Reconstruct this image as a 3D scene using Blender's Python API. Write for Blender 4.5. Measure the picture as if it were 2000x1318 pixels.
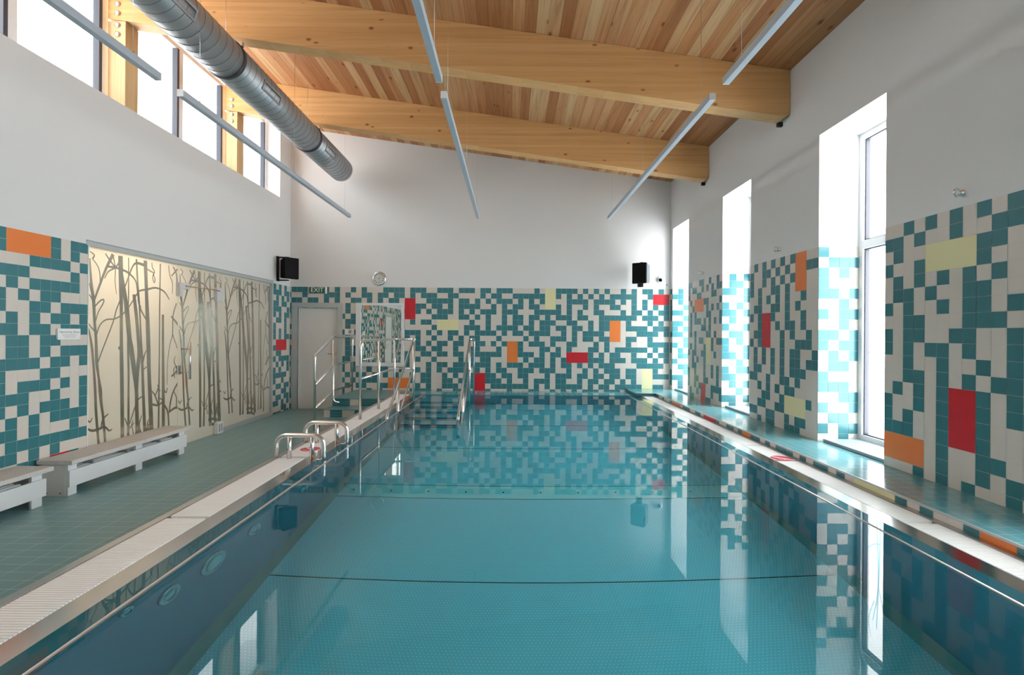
import bpy, bmesh, math, random
from mathutils import Vector, Matrix

# ------------------------------------------------------------------ clean
for o in list(bpy.data.objects):
    bpy.data.objects.remove(o)
SC = bpy.context.scene
COL = SC.collection

# ------------------------------------------------------------------ camera, sky, lights, exposure
cam_data = bpy.data.cameras.new('camera')
cam = bpy.data.objects.new('camera', cam_data)
COL.objects.link(cam)
cam_data.sensor_width = 36.0
cam_data.lens = 975 * 36.0 / 2000
cam_data.shift_x = 0.0015
cam_data.shift_y = -0.0045
cam_data.clip_start = 0.05
cam.matrix_world = Matrix.Translation((0, 0, 1.457)) @ Matrix.Rotation(math.radians(90), 4, 'X') @ Matrix.Rotation(0.0070, 4, 'Z')
SC.camera = cam

world = bpy.data.worlds.new('overcast_sky')
SC.world = world
world.use_nodes = True
wn = world.node_tree
wn.nodes['Background'].inputs[0].default_value = (0.97, 0.98, 0.985, 1)
# overcast sky, brighter on the right (window niche) side where the sun stands behind the cloud
_tc = wn.nodes.new('ShaderNodeTexCoord'); _sx = wn.nodes.new('ShaderNodeSeparateXYZ'); _mr = wn.nodes.new('ShaderNodeMapRange')
wn.links.new(_tc.outputs['Generated'], _sx.inputs[0]); wn.links.new(_sx.outputs[0], _mr.inputs[0])
_mr.inputs['From Min'].default_value = -0.8; _mr.inputs['From Max'].default_value = 0.8
_mr.inputs['To Min'].default_value = 3.3; _mr.inputs['To Max'].default_value = 8.0
wn.links.new(_mr.outputs[0], wn.nodes['Background'].inputs[1])

def area_light(name, loc, rot, sx, sy, power, color):
    l = bpy.data.lights.new(name, 'AREA')
    l.shape = 'RECTANGLE'; l.size = sx; l.size_y = sy; l.energy = power; l.color = color
    o = bpy.data.objects.new(name, l); o.location = loc; o.rotation_euler = rot
    COL.objects.link(o)
    return o

# ceiling lamp of the corridor behind the frosted glass
area_light('corridor_lamp', (-4.72, 5.5, 2.54), (0, 0, 0), 0.25, 1.3, 56, (1.0, 0.79, 0.56))
area_light('corridor_lamp', (-4.95, 7.6, 2.52), (0, 0, 0), 0.3, 0.9, 7, (1.0, 0.84, 0.68))

SC.view_settings.view_transform = 'Standard'
SC.view_settings.look = 'None'
SC.view_settings.exposure = 0.92
SC.view_settings.gamma = 1.0
SC.view_settings.use_curve_mapping = False

# ------------------------------------------------------------------ materials
MATS = {}
def mat(name, color, rough=0.5, metal=0.0, spec=0.5, emit=None, estr=0.0):
    if name in MATS: return MATS[name]
    m = bpy.data.materials.new(name); m.use_nodes = True
    b = m.node_tree.nodes['Principled BSDF']
    b.inputs['Base Color'].default_value = (*color, 1)
    b.inputs['Roughness'].default_value = rough
    b.inputs['Metallic'].default_value = metal
    b.inputs['Specular IOR Level'].default_value = spec
    if emit:
        b.inputs['Emission Color'].default_value = (*emit, 1)
        b.inputs['Emission Strength'].default_value = estr
    MATS[name] = m
    return m

class N:
    """small node helper"""
    def __init__(s, m):
        s.t = m.node_tree; s.l = s.t.links
        s.bsdf = s.t.nodes.get('Principled BSDF')
        s.out = s.t.nodes.get('Material Output')
    def new(s, kind, **kw):
        n = s.t.nodes.new(kind)
        for k, v in kw.items(): setattr(n, k, v)
        return n
    def val(s, x, sock):
        if isinstance(x, (int, float)): sock.default_value = x
        elif isinstance(x, tuple): sock.default_value = x
        else: s.l.new(x, sock)
    def math(s, op, a, b=0.0, c=None):
        n = s.new('ShaderNodeMath', operation=op)
        s.val(a, n.inputs[0]); s.val(b, n.inputs[1])
        if c is not None: s.val(c, n.inputs[2])
        return n.outputs[0]
    def coords(s):
        g = s.new('ShaderNodeNewGeometry')
        sp = s.new('ShaderNodeSeparateXYZ'); s.l.new(g.outputs['Position'], sp.inputs[0])
        return sp.outputs
    def vec(s, x, y, z):
        n = s.new('ShaderNodeCombineXYZ')
        s.val(x, n.inputs[0]); s.val(y, n.inputs[1]); s.val(z, n.inputs[2])
        return n.outputs[0]
    def ramp(s, f, stops):
        n = s.new('ShaderNodeValToRGB'); s.val(f, n.inputs[0])
        e = n.color_ramp.elements
        while len(e) < len(stops): e.new(0.5)
        for i, (p, c) in enumerate(stops):
            e[i].position = p; e[i].color = (*c, 1)
        return n.outputs[0]
    def mix(s, f, a, b, blend='MIX'):
        n = s.new('ShaderNodeMix', data_type='RGBA', blend_type=blend)
        s.val(f, n.inputs[0])
        s.val((*a, 1) if isinstance(a, tuple) else a, n.inputs[6])
        s.val((*b, 1) if isinstance(b, tuple) else b, n.inputs[7])
        return n.outputs[2]
    def noise(s, v, scale, detail=3.0, rough=0.5, dist=0.0):
        n = s.new('ShaderNodeTexNoise'); s.l.new(v, n.inputs['Vector'])
        n.inputs['Scale'].default_value = scale; n.inputs['Detail'].default_value = detail
        n.inputs['Roughness'].default_value = rough; n.inputs['Distortion'].default_value = dist
        return n.outputs['Fac']
    def bump(s, h, strength=0.3, dist=0.002):
        n = s.new('ShaderNodeBump'); s.val(h, n.inputs['Height'])
        n.inputs['Strength'].default_value = strength; n.inputs['Distance'].default_value = dist
        return n.outputs[0]

WHITE = mat('white_paint', (0.745, 0.745, 0.75), 0.8, spec=0.2)
TEAL = mat('teal_tile', (0.046, 0.200, 0.232), 0.22, spec=0.45)
CREAM = mat('cream_tile', (0.70, 0.65, 0.595), 0.25, spec=0.45)
GROUT = mat('grout', (0.55, 0.60, 0.58), 0.8, spec=0.2)
RED = mat('red_tile', (0.62, 0.022, 0.035), 0.25, spec=0.4)
ORANGE = mat('orange_tile', (0.85, 0.23, 0.055), 0.25, spec=0.4)
YELLOW = mat('yellow_tile', (0.80, 0.76, 0.45), 0.25, spec=0.4)
CHROME = mat('polished_steel', (0.80, 0.80, 0.79), 0.19, metal=1.0)
STEEL = mat('brushed_steel', (0.55, 0.54, 0.52), 0.28, metal=1.0)
LIPST = mat('pool_lip_steel', (0.56, 0.52, 0.48), 0.16, metal=1.0)
DUCT = mat('galvanised_steel', (0.40, 0.42, 0.44), 0.46, metal=0.75)
DARKRING = mat('dark_clamp', (0.035, 0.035, 0.04), 0.5)
BLACK = mat('black_plastic', (0.005, 0.005, 0.006), 0.6, spec=0.12)
SEAMM = mat('duct_seam', (0.20, 0.22, 0.24), 0.5, metal=0.6)
CHANNEL = mat('drain_cover_steel', (0.86, 0.93, 0.93), 0.35)
GRIPM = mat('grip_bar_steel', (0.62, 0.62, 0.62), 0.38, metal=0.8)
CLOSER = mat('closer_grey', (0.60, 0.60, 0.63), 0.4)
ARMM = mat('closer_arm_brown_reflection', (0.40, 0.27, 0.17), 0.35, metal=0.5)  # brownish reflection on the closer arm, put into its base colour
GREYD = mat('speaker_side_grey', (0.10, 0.115, 0.13), 0.5)
GREYP = mat('grey_plastic', (0.34, 0.37, 0.40), 0.5)
ALU = mat('aluminium_grey', (0.52, 0.56, 0.56), 0.42, metal=0.35)
BARM = mat('lamp_housing_grey', (0.44, 0.50, 0.57), 0.45, metal=0.15)
WHITEP = mat('white_plastic', (0.83, 0.84, 0.85), 0.35)
GRATE = mat('white_grating', (0.92, 0.92, 0.92), 0.4)
LACQ = mat('white_lacquer', (0.80, 0.82, 0.84), 0.4)
LACQS = mat('white_lacquer_side', (0.78, 0.77, 0.75), 0.45)
DOORM = mat('door_paint', (0.78, 0.78, 0.76), 0.5)
GASKET = mat('dark_gasket', (0.05, 0.055, 0.075), 0.5)
FRAMEW = mat('window_frame_white', (0.78, 0.80, 0.82), 0.4)
GREEN = mat('sign_green', (0.004, 0.12, 0.075), 0.45)
SIGNW = mat('sign_white', (0.85, 0.86, 0.86), 0.45)
INK = mat('sign_ink', (0.30, 0.38, 0.42), 0.6)
INKL = mat('sign_ink_pale', (0.55, 0.58, 0.63), 0.6)
INKB = mat('dark_ink', (0.02, 0.02, 0.035), 0.6)
PICTO = mat('pictogram_red', (0.62, 0.05, 0.085), 0.5)
BOLT = mat('bolt_steel', (0.75, 0.76, 0.77), 0.25, metal=1.0)
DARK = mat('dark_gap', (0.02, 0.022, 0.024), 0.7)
CLOCKF = mat('clock_face', (0.62, 0.64, 0.60), 0.4)
SILLM = mat('grey_sill_stone', (0.30, 0.37, 0.41), 0.35)
CORR = mat('corridor_paint', (0.75, 0.73, 0.68), 0.8)

# mirror
MIRROR = mat('mirror_glass', (0.66, 0.71, 0.66), 0.0, metal=1.0)

# stone slab of the benches
SLAB = mat('speckled_stone', (0.5, 0.48, 0.46), 0.45)
n = N(SLAB); v = n.new('ShaderNodeNewGeometry').outputs['Position']
f = n.noise(v, 190, 2.0, 0.7)
n.l.new(n.ramp(f, [(0.34, (0.42, 0.40, 0.39)), (0.52, (0.68, 0.66, 0.63)), (0.72, (0.80, 0.78, 0.76))]), n.bsdf.inputs['Base Color'])

# deck tiles (0.2 x 0.1), ledge tiles (0.1 x 0.2)
def floor_tiles(name, col, col2, grout, rough, swap, bw, rh, spec=0.5):
    m = mat(name, col, rough, spec=spec)
    n = N(m); x, y, z = n.coords()
    v = n.vec(y, x, 0.0) if swap else n.vec(x, y, 0.0)
    b = n.new('ShaderNodeTexBrick'); b.offset = 0.0; b.squash = 1.0
    n.l.new(v, b.inputs['Vector'])
    for k, c in (('Color1', col), ('Color2', col2), ('Mortar', grout)):
        b.inputs[k].default_value = (*c, 1)
    b.inputs['Scale'].default_value = 1.0; b.inputs['Mortar Size'].default_value = 0.0022
    b.inputs['Mortar Smooth'].default_value = 0.2
    b.inputs['Brick Width'].default_value = bw; b.inputs['Row Height'].default_value = rh
    n.l.new(b.outputs['Color'], n.bsdf.inputs['Base Color'])
    n.l.new(n.bump(b.outputs['Fac'], 0.25, -0.001), n.bsdf.inputs['Normal'])
    return m
DECK = floor_tiles('deck_tiles', (0.19, 0.385, 0.42), (0.205, 0.405, 0.44), (0.60, 0.66, 0.60), 0.33, False, 0.2, 0.1, 0.5)
LEDGE = floor_tiles('ledge_tiles', (0.12, 0.34, 0.39), (0.13, 0.36, 0.41), (0.36, 0.55, 0.58), 0.13, True, 0.1, 0.1, 0.55)
STEPT = floor_tiles('step_top_tiles', (0.13, 0.30, 0.32), (0.14, 0.32, 0.34), (0.30, 0.40, 0.40), 0.28, False, 0.1, 0.1, 0.5)

# timber
def timber(name, along, tones, board=0.0, knot=0.5, rough=0.55, gr=0.35):
    m = mat(name, tones[1], rough, spec=0.3)
    n = N(m); x, y, z = n.coords()
    if along == 'Y': a, c, d = y, x, z
    elif along == 'X': a, c, d = x, z, y
    else: a, c, d = z, x, y
    if board:
        idx = n.math('FLOOR', n.math('DIVIDE', c, board))
        wn_ = n.new('ShaderNodeTexWhiteNoise', noise_dimensions='1D'); n.l.new(idx, wn_.inputs['W'])
        r = wn_.outputs['Value']
        off = n.math('MULTIPLY', r, 37.0)
    else:
        idx = n.math('FLOOR', n.math('DIVIDE', c, 0.042))
        wn_ = n.new('ShaderNodeTexWhiteNoise', noise_dimensions='1D'); n.l.new(idx, wn_.inputs['W'])
        r = wn_.outputs['Value']; off = n.math('MULTIPLY', r, 11.0)
    a2 = n.math('ADD', a, off)
    g1 = n.noise(n.vec(n.math('MULTIPLY', a2, 0.55), n.math('MULTIPLY', c, 16.0), n.math('MULTIPLY', d, 16.0)), 1.0, 4.0, 0.6, 1.2)
    g2 = n.noise(n.vec(n.math('MULTIPLY', a2, 2.2), n.math('MULTIPLY', c, 95.0), n.math('MULTIPLY', d, 95.0)), 1.0, 3.0, 0.6, 0.3)
    base = n.ramp(r, [(0.0, tones[0]), (0.45, tones[1]), (1.0, tones[2])])
    grain = n.math('ADD', n.math('MULTIPLY', g1, 0.65), n.math('MULTIPLY', g2, 0.35))
    k = n.ramp(grain, [(0.34, (1 - gr, 1 - gr * 1.35, 1 - gr * 1.6)), (0.52, (1, 1, 1)), (0.72, (1.08, 1.1, 1.12))])
    colr = n.mix(1.0, base, k, 'MULTIPLY')
    # knots: stretched cells, a dark heart with a reddish halo
    vo = n.new('ShaderNodeTexVoronoi'); vo.feature = 'F1'
    n.l.new(n.vec(n.math('MULTIPLY', a2, 3.2 if board else 3.6), n.math('MULTIPLY', c, 8.0 if board else 6.0), n.math('MULTIPLY', off, 1.7) if board else n.math('MULTIPLY', d, 0.0)), vo.inputs['Vector'])
    vo.inputs['Scale'].default_value = 1.0; vo.inputs['Randomness'].default_value = 1.0
    vs = n.new('ShaderNodeSeparateColor'); n.l.new(vo.outputs['Color'], vs.inputs[0])
    dist = n.math('ADD', vo.outputs['Distance'], n.math('GREATER_THAN', vs.outputs[0], 0.42))
    kn = n.ramp(dist, [(0.03 + 0.02 * knot, (0.20, 0.10, 0.06)), (0.06 + 0.05 * knot, (0.55, 0.33, 0.22)), (0.10 + 0.12 * knot, (1, 1, 1))])
    colr = n.mix(0.85, colr, n.mix(1.0, colr, kn, 'MULTIPLY'))
    if board:
        fr = n.math('FRACT', n.math('DIVIDE', c, board))
        e = n.math('MINIMUM', fr, n.math('SUBTRACT', 1.0, fr))
        gap = n.math('LESS_THAN', e, 0.018)
        colr = n.mix(n.math('MULTIPLY', gap, 0.55), colr, (0.12, 0.055, 0.02))
        n.l.new(n.bump(n.math('SUBTRACT', 1.0, gap), 0.5, 0.003), n.bsdf.inputs['Normal'])
    n.l.new(colr, n.bsdf.inputs['Base Color'])
    return m
BOARDS = timber('ceiling_boards', 'Y', [(0.41, 0.165, 0.066), (0.56, 0.265, 0.115), (0.67, 0.43, 0.23)], board=0.125, knot=0.75, gr=0.30)
GLULAM = timber('glulam_timber', 'X', [(0.70, 0.385, 0.155), (0.74, 0.42, 0.175), (0.78, 0.46, 0.205)], board=0.0, knot=0.30, gr=0.12)
POSTW = timber('post_timber', 'Z', [(0.62, 0.40, 0.20), (0.66, 0.44, 0.23), (0.70, 0.48, 0.26)], board=0.0, knot=0.12, gr=0.16)

# clear window glass: fresnel mix of clear pass-through and mirror
def thin_glass(name, tint=(0.96, 0.98, 0.98), ior=1.35):
    m = bpy.data.materials.new(name); m.use_nodes = True
    n = N(m); n.t.nodes.remove(n.bsdf)
    tr = n.new('ShaderNodeBsdfTransparent'); tr.inputs[0].default_value = (*tint, 1)
    gl = n.new('ShaderNodeBsdfGlossy'); gl.inputs['Roughness'].default_value = 0.0
    # a thin pane reflects the same from both sides
    g = n.new('ShaderNodeNewGeometry')
    fr = n.new('ShaderNodeFresnel')
    n.l.new(n.math('ADD', n.math('MULTIPLY', g.outputs['Backfacing'], 1.0 / ior - ior), ior), fr.inputs[0])
    mx = n.new('ShaderNodeMixShader')
    n.l.new(fr.outputs[0], mx.inputs[0]); n.l.new(tr.outputs[0], mx.inputs[1]); n.l.new(gl.outputs[0], mx.inputs[2])
    n.l.new(mx.outputs[0], n.out.inputs[0])
    return m
GLASS = thin_glass('window_glass')
PRINTC = thin_glass('blue_window_print', (0.42, 0.66, 0.72), 1.2)

# frosted glass: translucent + a little diffuse + weak gloss
def frosted(name, col, trans=0.6, tcol=None):
    m = bpy.data.materials.new(name); m.use_nodes = True
    n = N(m); n.t.nodes.remove(n.bsdf)
    di = n.new('ShaderNodeBsdfDiffuse'); di.inputs[0].default_value = (*col, 1)
    tl = n.new('ShaderNodeBsdfTranslucent'); tl.inputs[0].default_value = (*(tcol or col), 1)
    m1 = n.new('ShaderNodeMixShader'); m1.inputs[0].default_value = trans
    n.l.new(di.outputs[0], m1.inputs[1]); n.l.new(tl.outputs[0], m1.inputs[2])
    gl = n.new('ShaderNodeBsdfGlossy'); gl.inputs['Roughness'].default_value = 0.15
    fr = n.new('ShaderNodeFresnel'); fr.inputs[0].default_value = 1.35
    m2 = n.new('ShaderNodeMixShader')
    n.l.new(n.math('MULTIPLY', fr.outputs[0], 0.6), m2.inputs[0])
    n.l.new(m1.outputs[0], m2.inputs[1]); n.l.new(gl.outputs[0], m2.inputs[2])
    n.l.new(m2.outputs[0], n.out.inputs[0])
    return m
FROST = frosted('frosted_glass', (0.70, 0.69, 0.65), 0.50)
PRINT = frosted('olive_tree_print', (0.25, 0.245, 0.18), 0.55, (0.55, 0.47, 0.33))

# water surface
def water_mat():
    m = bpy.data.materials.new('pool_water'); m.use_nodes = True
    n = N(m); n.t.nodes.remove(n.bsdf)
    g = n.new('ShaderNodeNewGeometry')
    h = n.noise(g.outputs['Position'], 2.2, 1.0)
    bp = n.bump(h, 0.05, 0.00035)
    re = n.new('ShaderNodeBsdfRefraction'); re.inputs['IOR'].default_value = 1.333; re.inputs['Roughness'].default_value = 0.0
    re.inputs[0].default_value = (0.42, 0.925, 1.0, 1)
    gl = n.new('ShaderNodeBsdfGlossy'); gl.inputs['Roughness'].default_value = 0.0
    fr = n.new('ShaderNodeFresnel'); fr.inputs[0].default_value = 1.333
    for s in (re, gl, fr): n.l.new(bp, s.inputs['Normal'])
    mx = n.new('ShaderNodeMixShader')
    n.l.new(fr.outputs[0], mx.inputs[0]); n.l.new(re.outputs[0], mx.inputs[1]); n.l.new(gl.outputs[0], mx.inputs[2])
    n.l.new(mx.outputs[0], n.out.inputs[0])
    return m
WATER = water_mat()

# stainless pool lining: plain walls, studded floor
POOLW = mat('pool_wall_steel', (0.27, 0.40, 0.50), 0.30, metal=0.4)
POOLC = mat('pool_cove_steel', (0.40, 0.40, 0.36), 0.45, metal=0.2)
POOLF = mat('studded_steel_floor', (0.6, 0.6, 0.6), 0.40, metal=0.0)
n = N(POOLF); x, y, z = n.coords()
P = 1 / 0.0205
ry = n.math('MULTIPLY', y, P)
row = n.math('FLOOR', ry)
rx = n.math('ADD', n.math('MULTIPLY', x, P), n.math('MULTIPLY', n.math('MODULO', row, 2.0), 0.5))
dx = n.math('SUBTRACT', n.math('FRACT', rx), 0.5); dy = n.math('SUBTRACT', n.math('FRACT', ry), 0.5)
d2 = n.math('SQRT', n.math('ADD', n.math('MULTIPLY', dx, dx), n.math('MULTIPLY', dy, dy)))
dot = n.math('LESS_THAN', d2, 0.21)
big = n.noise(n.vec(x, y, 0.0), 0.8, 1.0)
n.l.new(n.mix(dot, (0.62, 0.80, 0.90), (1.0, 1.0, 0.97)), n.bsdf.inputs['Base Color'])
n.l.new(n.bump(n.math('SUBTRACT', 0.5, d2), 0.35, 0.003), n.bsdf.inputs['Normal'])

# ------------------------------------------------------------------ mesh builder
class MB:
    def __init__(s):
        s.v = []; s.f = []; s.mi = []; s.sm = []; s.mats = []
    def m(s, material):
        if material not in s.mats: s.mats.append(material)
        return s.mats.index(material)
    def face(s, pts, material, smooth=False):
        b = len(s.v); s.v += [tuple(p) for p in pts]
        s.f.append(tuple(range(b, b + len(pts)))); s.mi.append(s.m(material)); s.sm.append(smooth)
    def box(s, a, b, material, skip=''):
        x0, x1 = sorted((a[0], b[0])); y0, y1 = sorted((a[1], b[1])); z0, z1 = sorted((a[2], b[2]))
        P = [(x0, y0, z0), (x1, y0, z0), (x1, y1, z0), (x0, y1, z0), (x0, y0, z1), (x1, y0, z1), (x1, y1, z1), (x0, y1, z1)]
        i0 = len(s.v); s.v += P; k = s.m(material)
        for nm, q in (('-z', (0, 3, 2, 1)), ('+z', (4, 5, 6, 7)), ('-y', (0, 1, 5, 4)), ('+y', (2, 3, 7, 6)), ('-x', (3, 0, 4, 7)), ('+x', (1, 2, 6, 5))):
            if nm in skip.split(): continue
            s.f.append(tuple(i0 + i for i in q)); s.mi.append(k); s.sm.append(False)
    def rbox(s, a, b, material, r=0.006, mtx=None, seg=2):
        """bevelled box, optionally transformed"""
        x0, x1 = sorted((a[0], b[0])); y0, y1 = sorted((a[1], b[1])); z0, z1 = sorted((a[2], b[2]))
        bm = bmesh.new()
        bmesh.ops.create_cube(bm, size=1.0)
        bmesh.ops.scale(bm, vec=(x1 - x0, y1 - y0, z1 - z0), verts=bm.verts)
        bmesh.ops.translate(bm, vec=((x0 + x1) / 2, (y0 + y1) / 2, (z0 + z1) / 2), verts=bm.verts)
        r = min(r, 0.45 * min(x1 - x0, y1 - y0, z1 - z0))
        bmesh.ops.bevel(bm, geom=list(bm.edges), offset=r, segments=seg, affect='EDGES', profile=0.5)
        s.add_bm(bm, material, mtx)
    def add_bm(s, bm, material, mtx=None, smooth=False):
        bm.verts.index_update(); i0 = len(s.v); k = s.m(material)
        for v in bm.verts:
            s.v.append(tuple(mtx @ v.co) if mtx else tuple(v.co))
        for f in bm.faces:
            s.f.append(tuple(i0 + v.index for v in f.verts)); s.mi.append(k); s.sm.append(smooth)
        bm.free()
    def tube(s, pts, r, material, n=12, caps=True, closed=False):
        pts = [Vector(p) for p in pts]; k = s.m(material); rings = []
        N_ = len(pts); up = None
        for i, p in enumerate(pts):
            if closed: t = (pts[(i + 1) % N_] - pts[i - 1])
            else: t = pts[min(i + 1, N_ - 1)] - pts[max(i - 1, 0)]
            t.normalize()
            if up is None:
                up = Vector((0, 0, 1)) if abs(t.z) < 0.9 else Vector((1, 0, 0))
            up = (up - t * up.dot(t))
            if up.length < 1e-6: up = t.orthogonal()
            up.normalize(); w = t.cross(up)
            i0 = len(s.v)
            for j in range(n):
                a = 2 * math.pi * j / n
                s.v.append(tuple(p + up * (r * math.cos(a)) + w * (r * math.sin(a))))
            rings.append(i0)
        for q in range(N_ if closed else N_ - 1):
            a, b = rings[q], rings[(q + 1) % N_]
            for j in range(n):
                s.f.append((a + j, a + (j + 1) % n, b + (j + 1) % n, b + j)); s.mi.append(k); s.sm.append(True)
        if caps and not closed:
            s.f.append(tuple(rings[0] + j for j in reversed(range(n)))); s.mi.append(k); s.sm.append(False)
            s.f.append(tuple(rings[-1] + j for j in range(n))); s.mi.append(k); s.sm.append(False)
    def lathe(s, prof, origin, axis, material, n=28):
        """prof: (radius, height) pairs along axis"""
        o = Vector(origin); ax = Vector(axis).normalized(); u = ax.orthogonal().normalized(); w = ax.cross(u)
        k = s.m(material); rings = []
        for r, h in prof:
            i0 = len(s.v)
            for j in range(n):
                a = 2 * math.pi * j / n
                s.v.append(tuple(o + ax * h + (u * math.cos(a) + w * math.sin(a)) * max(r, 1e-4)))
            rings.append(i0)
        for a, b in zip(rings, rings[1:]):
            for j in range(n):
                s.f.append((a + j, a + (j + 1) % n, b + (j + 1) % n, b + j)); s.mi.append(k); s.sm.append(True)
        s.f.append(tuple(rings[-1] + j for j in range(n))); s.mi.append(k); s.sm.append(False)
        s.f.append(tuple(rings[0] + j for j in reversed(range(n)))); s.mi.append(k); s.sm.append(False)
    def poly_prism(s, pts, d, material):
        """closed polygon extruded by vector d"""
        d = Vector(d); P = [Vector(p) for p in pts]; Q = [p + d for p in P]
        s.face(P, material); s.face(list(reversed(Q)), material)
        for i in range(len(P)):
            j = (i + 1) % len(P)
            s.face([P[i], Q[i], Q[j], P[j]], material)

BASE = {}
def obj(name, mb, parent=None, base=(0, 0, 0)):
    root = parent
    while root is not None and root.parent is not None: root = root.parent
    b = Vector(BASE[root.name]) if root else Vector(base)
    me = bpy.data.meshes.new(name)
    me.from_pydata([tuple(Vector(v) - b) for v in mb.v], [], mb.f)
    for m in mb.mats: me.materials.append(m)
    me.polygons.foreach_set('material_index', mb.mi)
    me.polygons.foreach_set('use_smooth', mb.sm)
    me.update()
    bm = bmesh.new(); bm.from_mesh(me)
    bmesh.ops.remove_doubles(bm, verts=bm.verts, dist=1e-5)
    bmesh.ops.recalc_face_normals(bm, faces=bm.faces) if len(bm.faces) < 3000 else None
    bm.to_mesh(me); bm.free()
    o = bpy.data.objects.new(name, me); COL.objects.link(o)
    if parent is not None: o.parent = parent
    else:
        o.location = b; BASE[o.name] = tuple(b)
    return o
def thing(name, label, cat, base, group=None):
    o = bpy.data.objects.new(name, None); COL.objects.link(o); o.empty_display_size = 0.1
    o.location = base; BASE[o.name] = tuple(base)
    o['label'] = label; o['category'] = cat
    if group: o['group'] = group
    return o
def tag(o, label, cat, group=None, kind=None):
    o['label'] = label; o['category'] = cat
    if group: o['group'] = group
    if kind: o['kind'] = kind
    return o
def struct(o, label=None, cat=None):
    o['kind'] = 'structure'
    if label: o['label'] = label
    if cat: o['category'] = cat
    return o
def sthing(name, label, cat, base):
    return struct(thing(name, label, cat, base))

def fillet(path, rad, seg=6):
    P = [Vector(p) for p in path]; out = [P[0]]
    for i in range(1, len(P) - 1):
        a, b, c = P[i - 1], P[i], P[i + 1]
        u = (a - b); w = (c - b); la, lc = u.length, w.length; u.normalize(); w.normalize()
        ang = u.angle(w)
        if ang > math.pi - 0.02: out.append(b); continue
        t = min(rad / math.tan(ang / 2), 0.48 * la, 0.48 * lc); r = t * math.tan(ang / 2)
        bis = (u + w).normalized(); ctr = b + bis * (r / math.sin(ang / 2))
        s0 = b + u * t - ctr; s1 = b + w * t - ctr; q = s0.angle(s1)
        for k in range(seg + 1):
            f = k / seg
            out.append(ctr + (s0 * math.sin((1 - f) * q) + s1 * math.sin(f * q)) / math.sin(q))
    out.append(P[-1])
    return out

def text_mesh(mb, body, size, origin, u, v, nrm, material, depth=0.0015, align='CENTER'):
    cu = bpy.data.curves.new('lettering', 'FONT'); cu.body = body; cu.size = size
    cu.align_x = align; cu.align_y = 'CENTER'; cu.extrude = depth / 2
    t = bpy.data.objects.new('lettering', cu); COL.objects.link(t)
    dg = bpy.context.evaluated_depsgraph_get()
    me = bpy.data.meshes.new_from_object(t.evaluated_get(dg))
    u, v, nrm, o = Vector(u), Vector(v), Vector(nrm), Vector(origin)
    k = mb.m(material); i0 = len(mb.v)
    for p in me.vertices: mb.v.append(tuple(o + u * p.co.x + v * p.co.y + nrm * (p.co.z + depth / 2)))
    for f in me.polygons:
        mb.f.append(tuple(i0 + i for i in f.vertices)); mb.mi.append(k); mb.sm.append(False)
    bpy.data.objects.remove(t); bpy.data.curves.remove(cu); bpy.data.meshes.remove(me)

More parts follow.
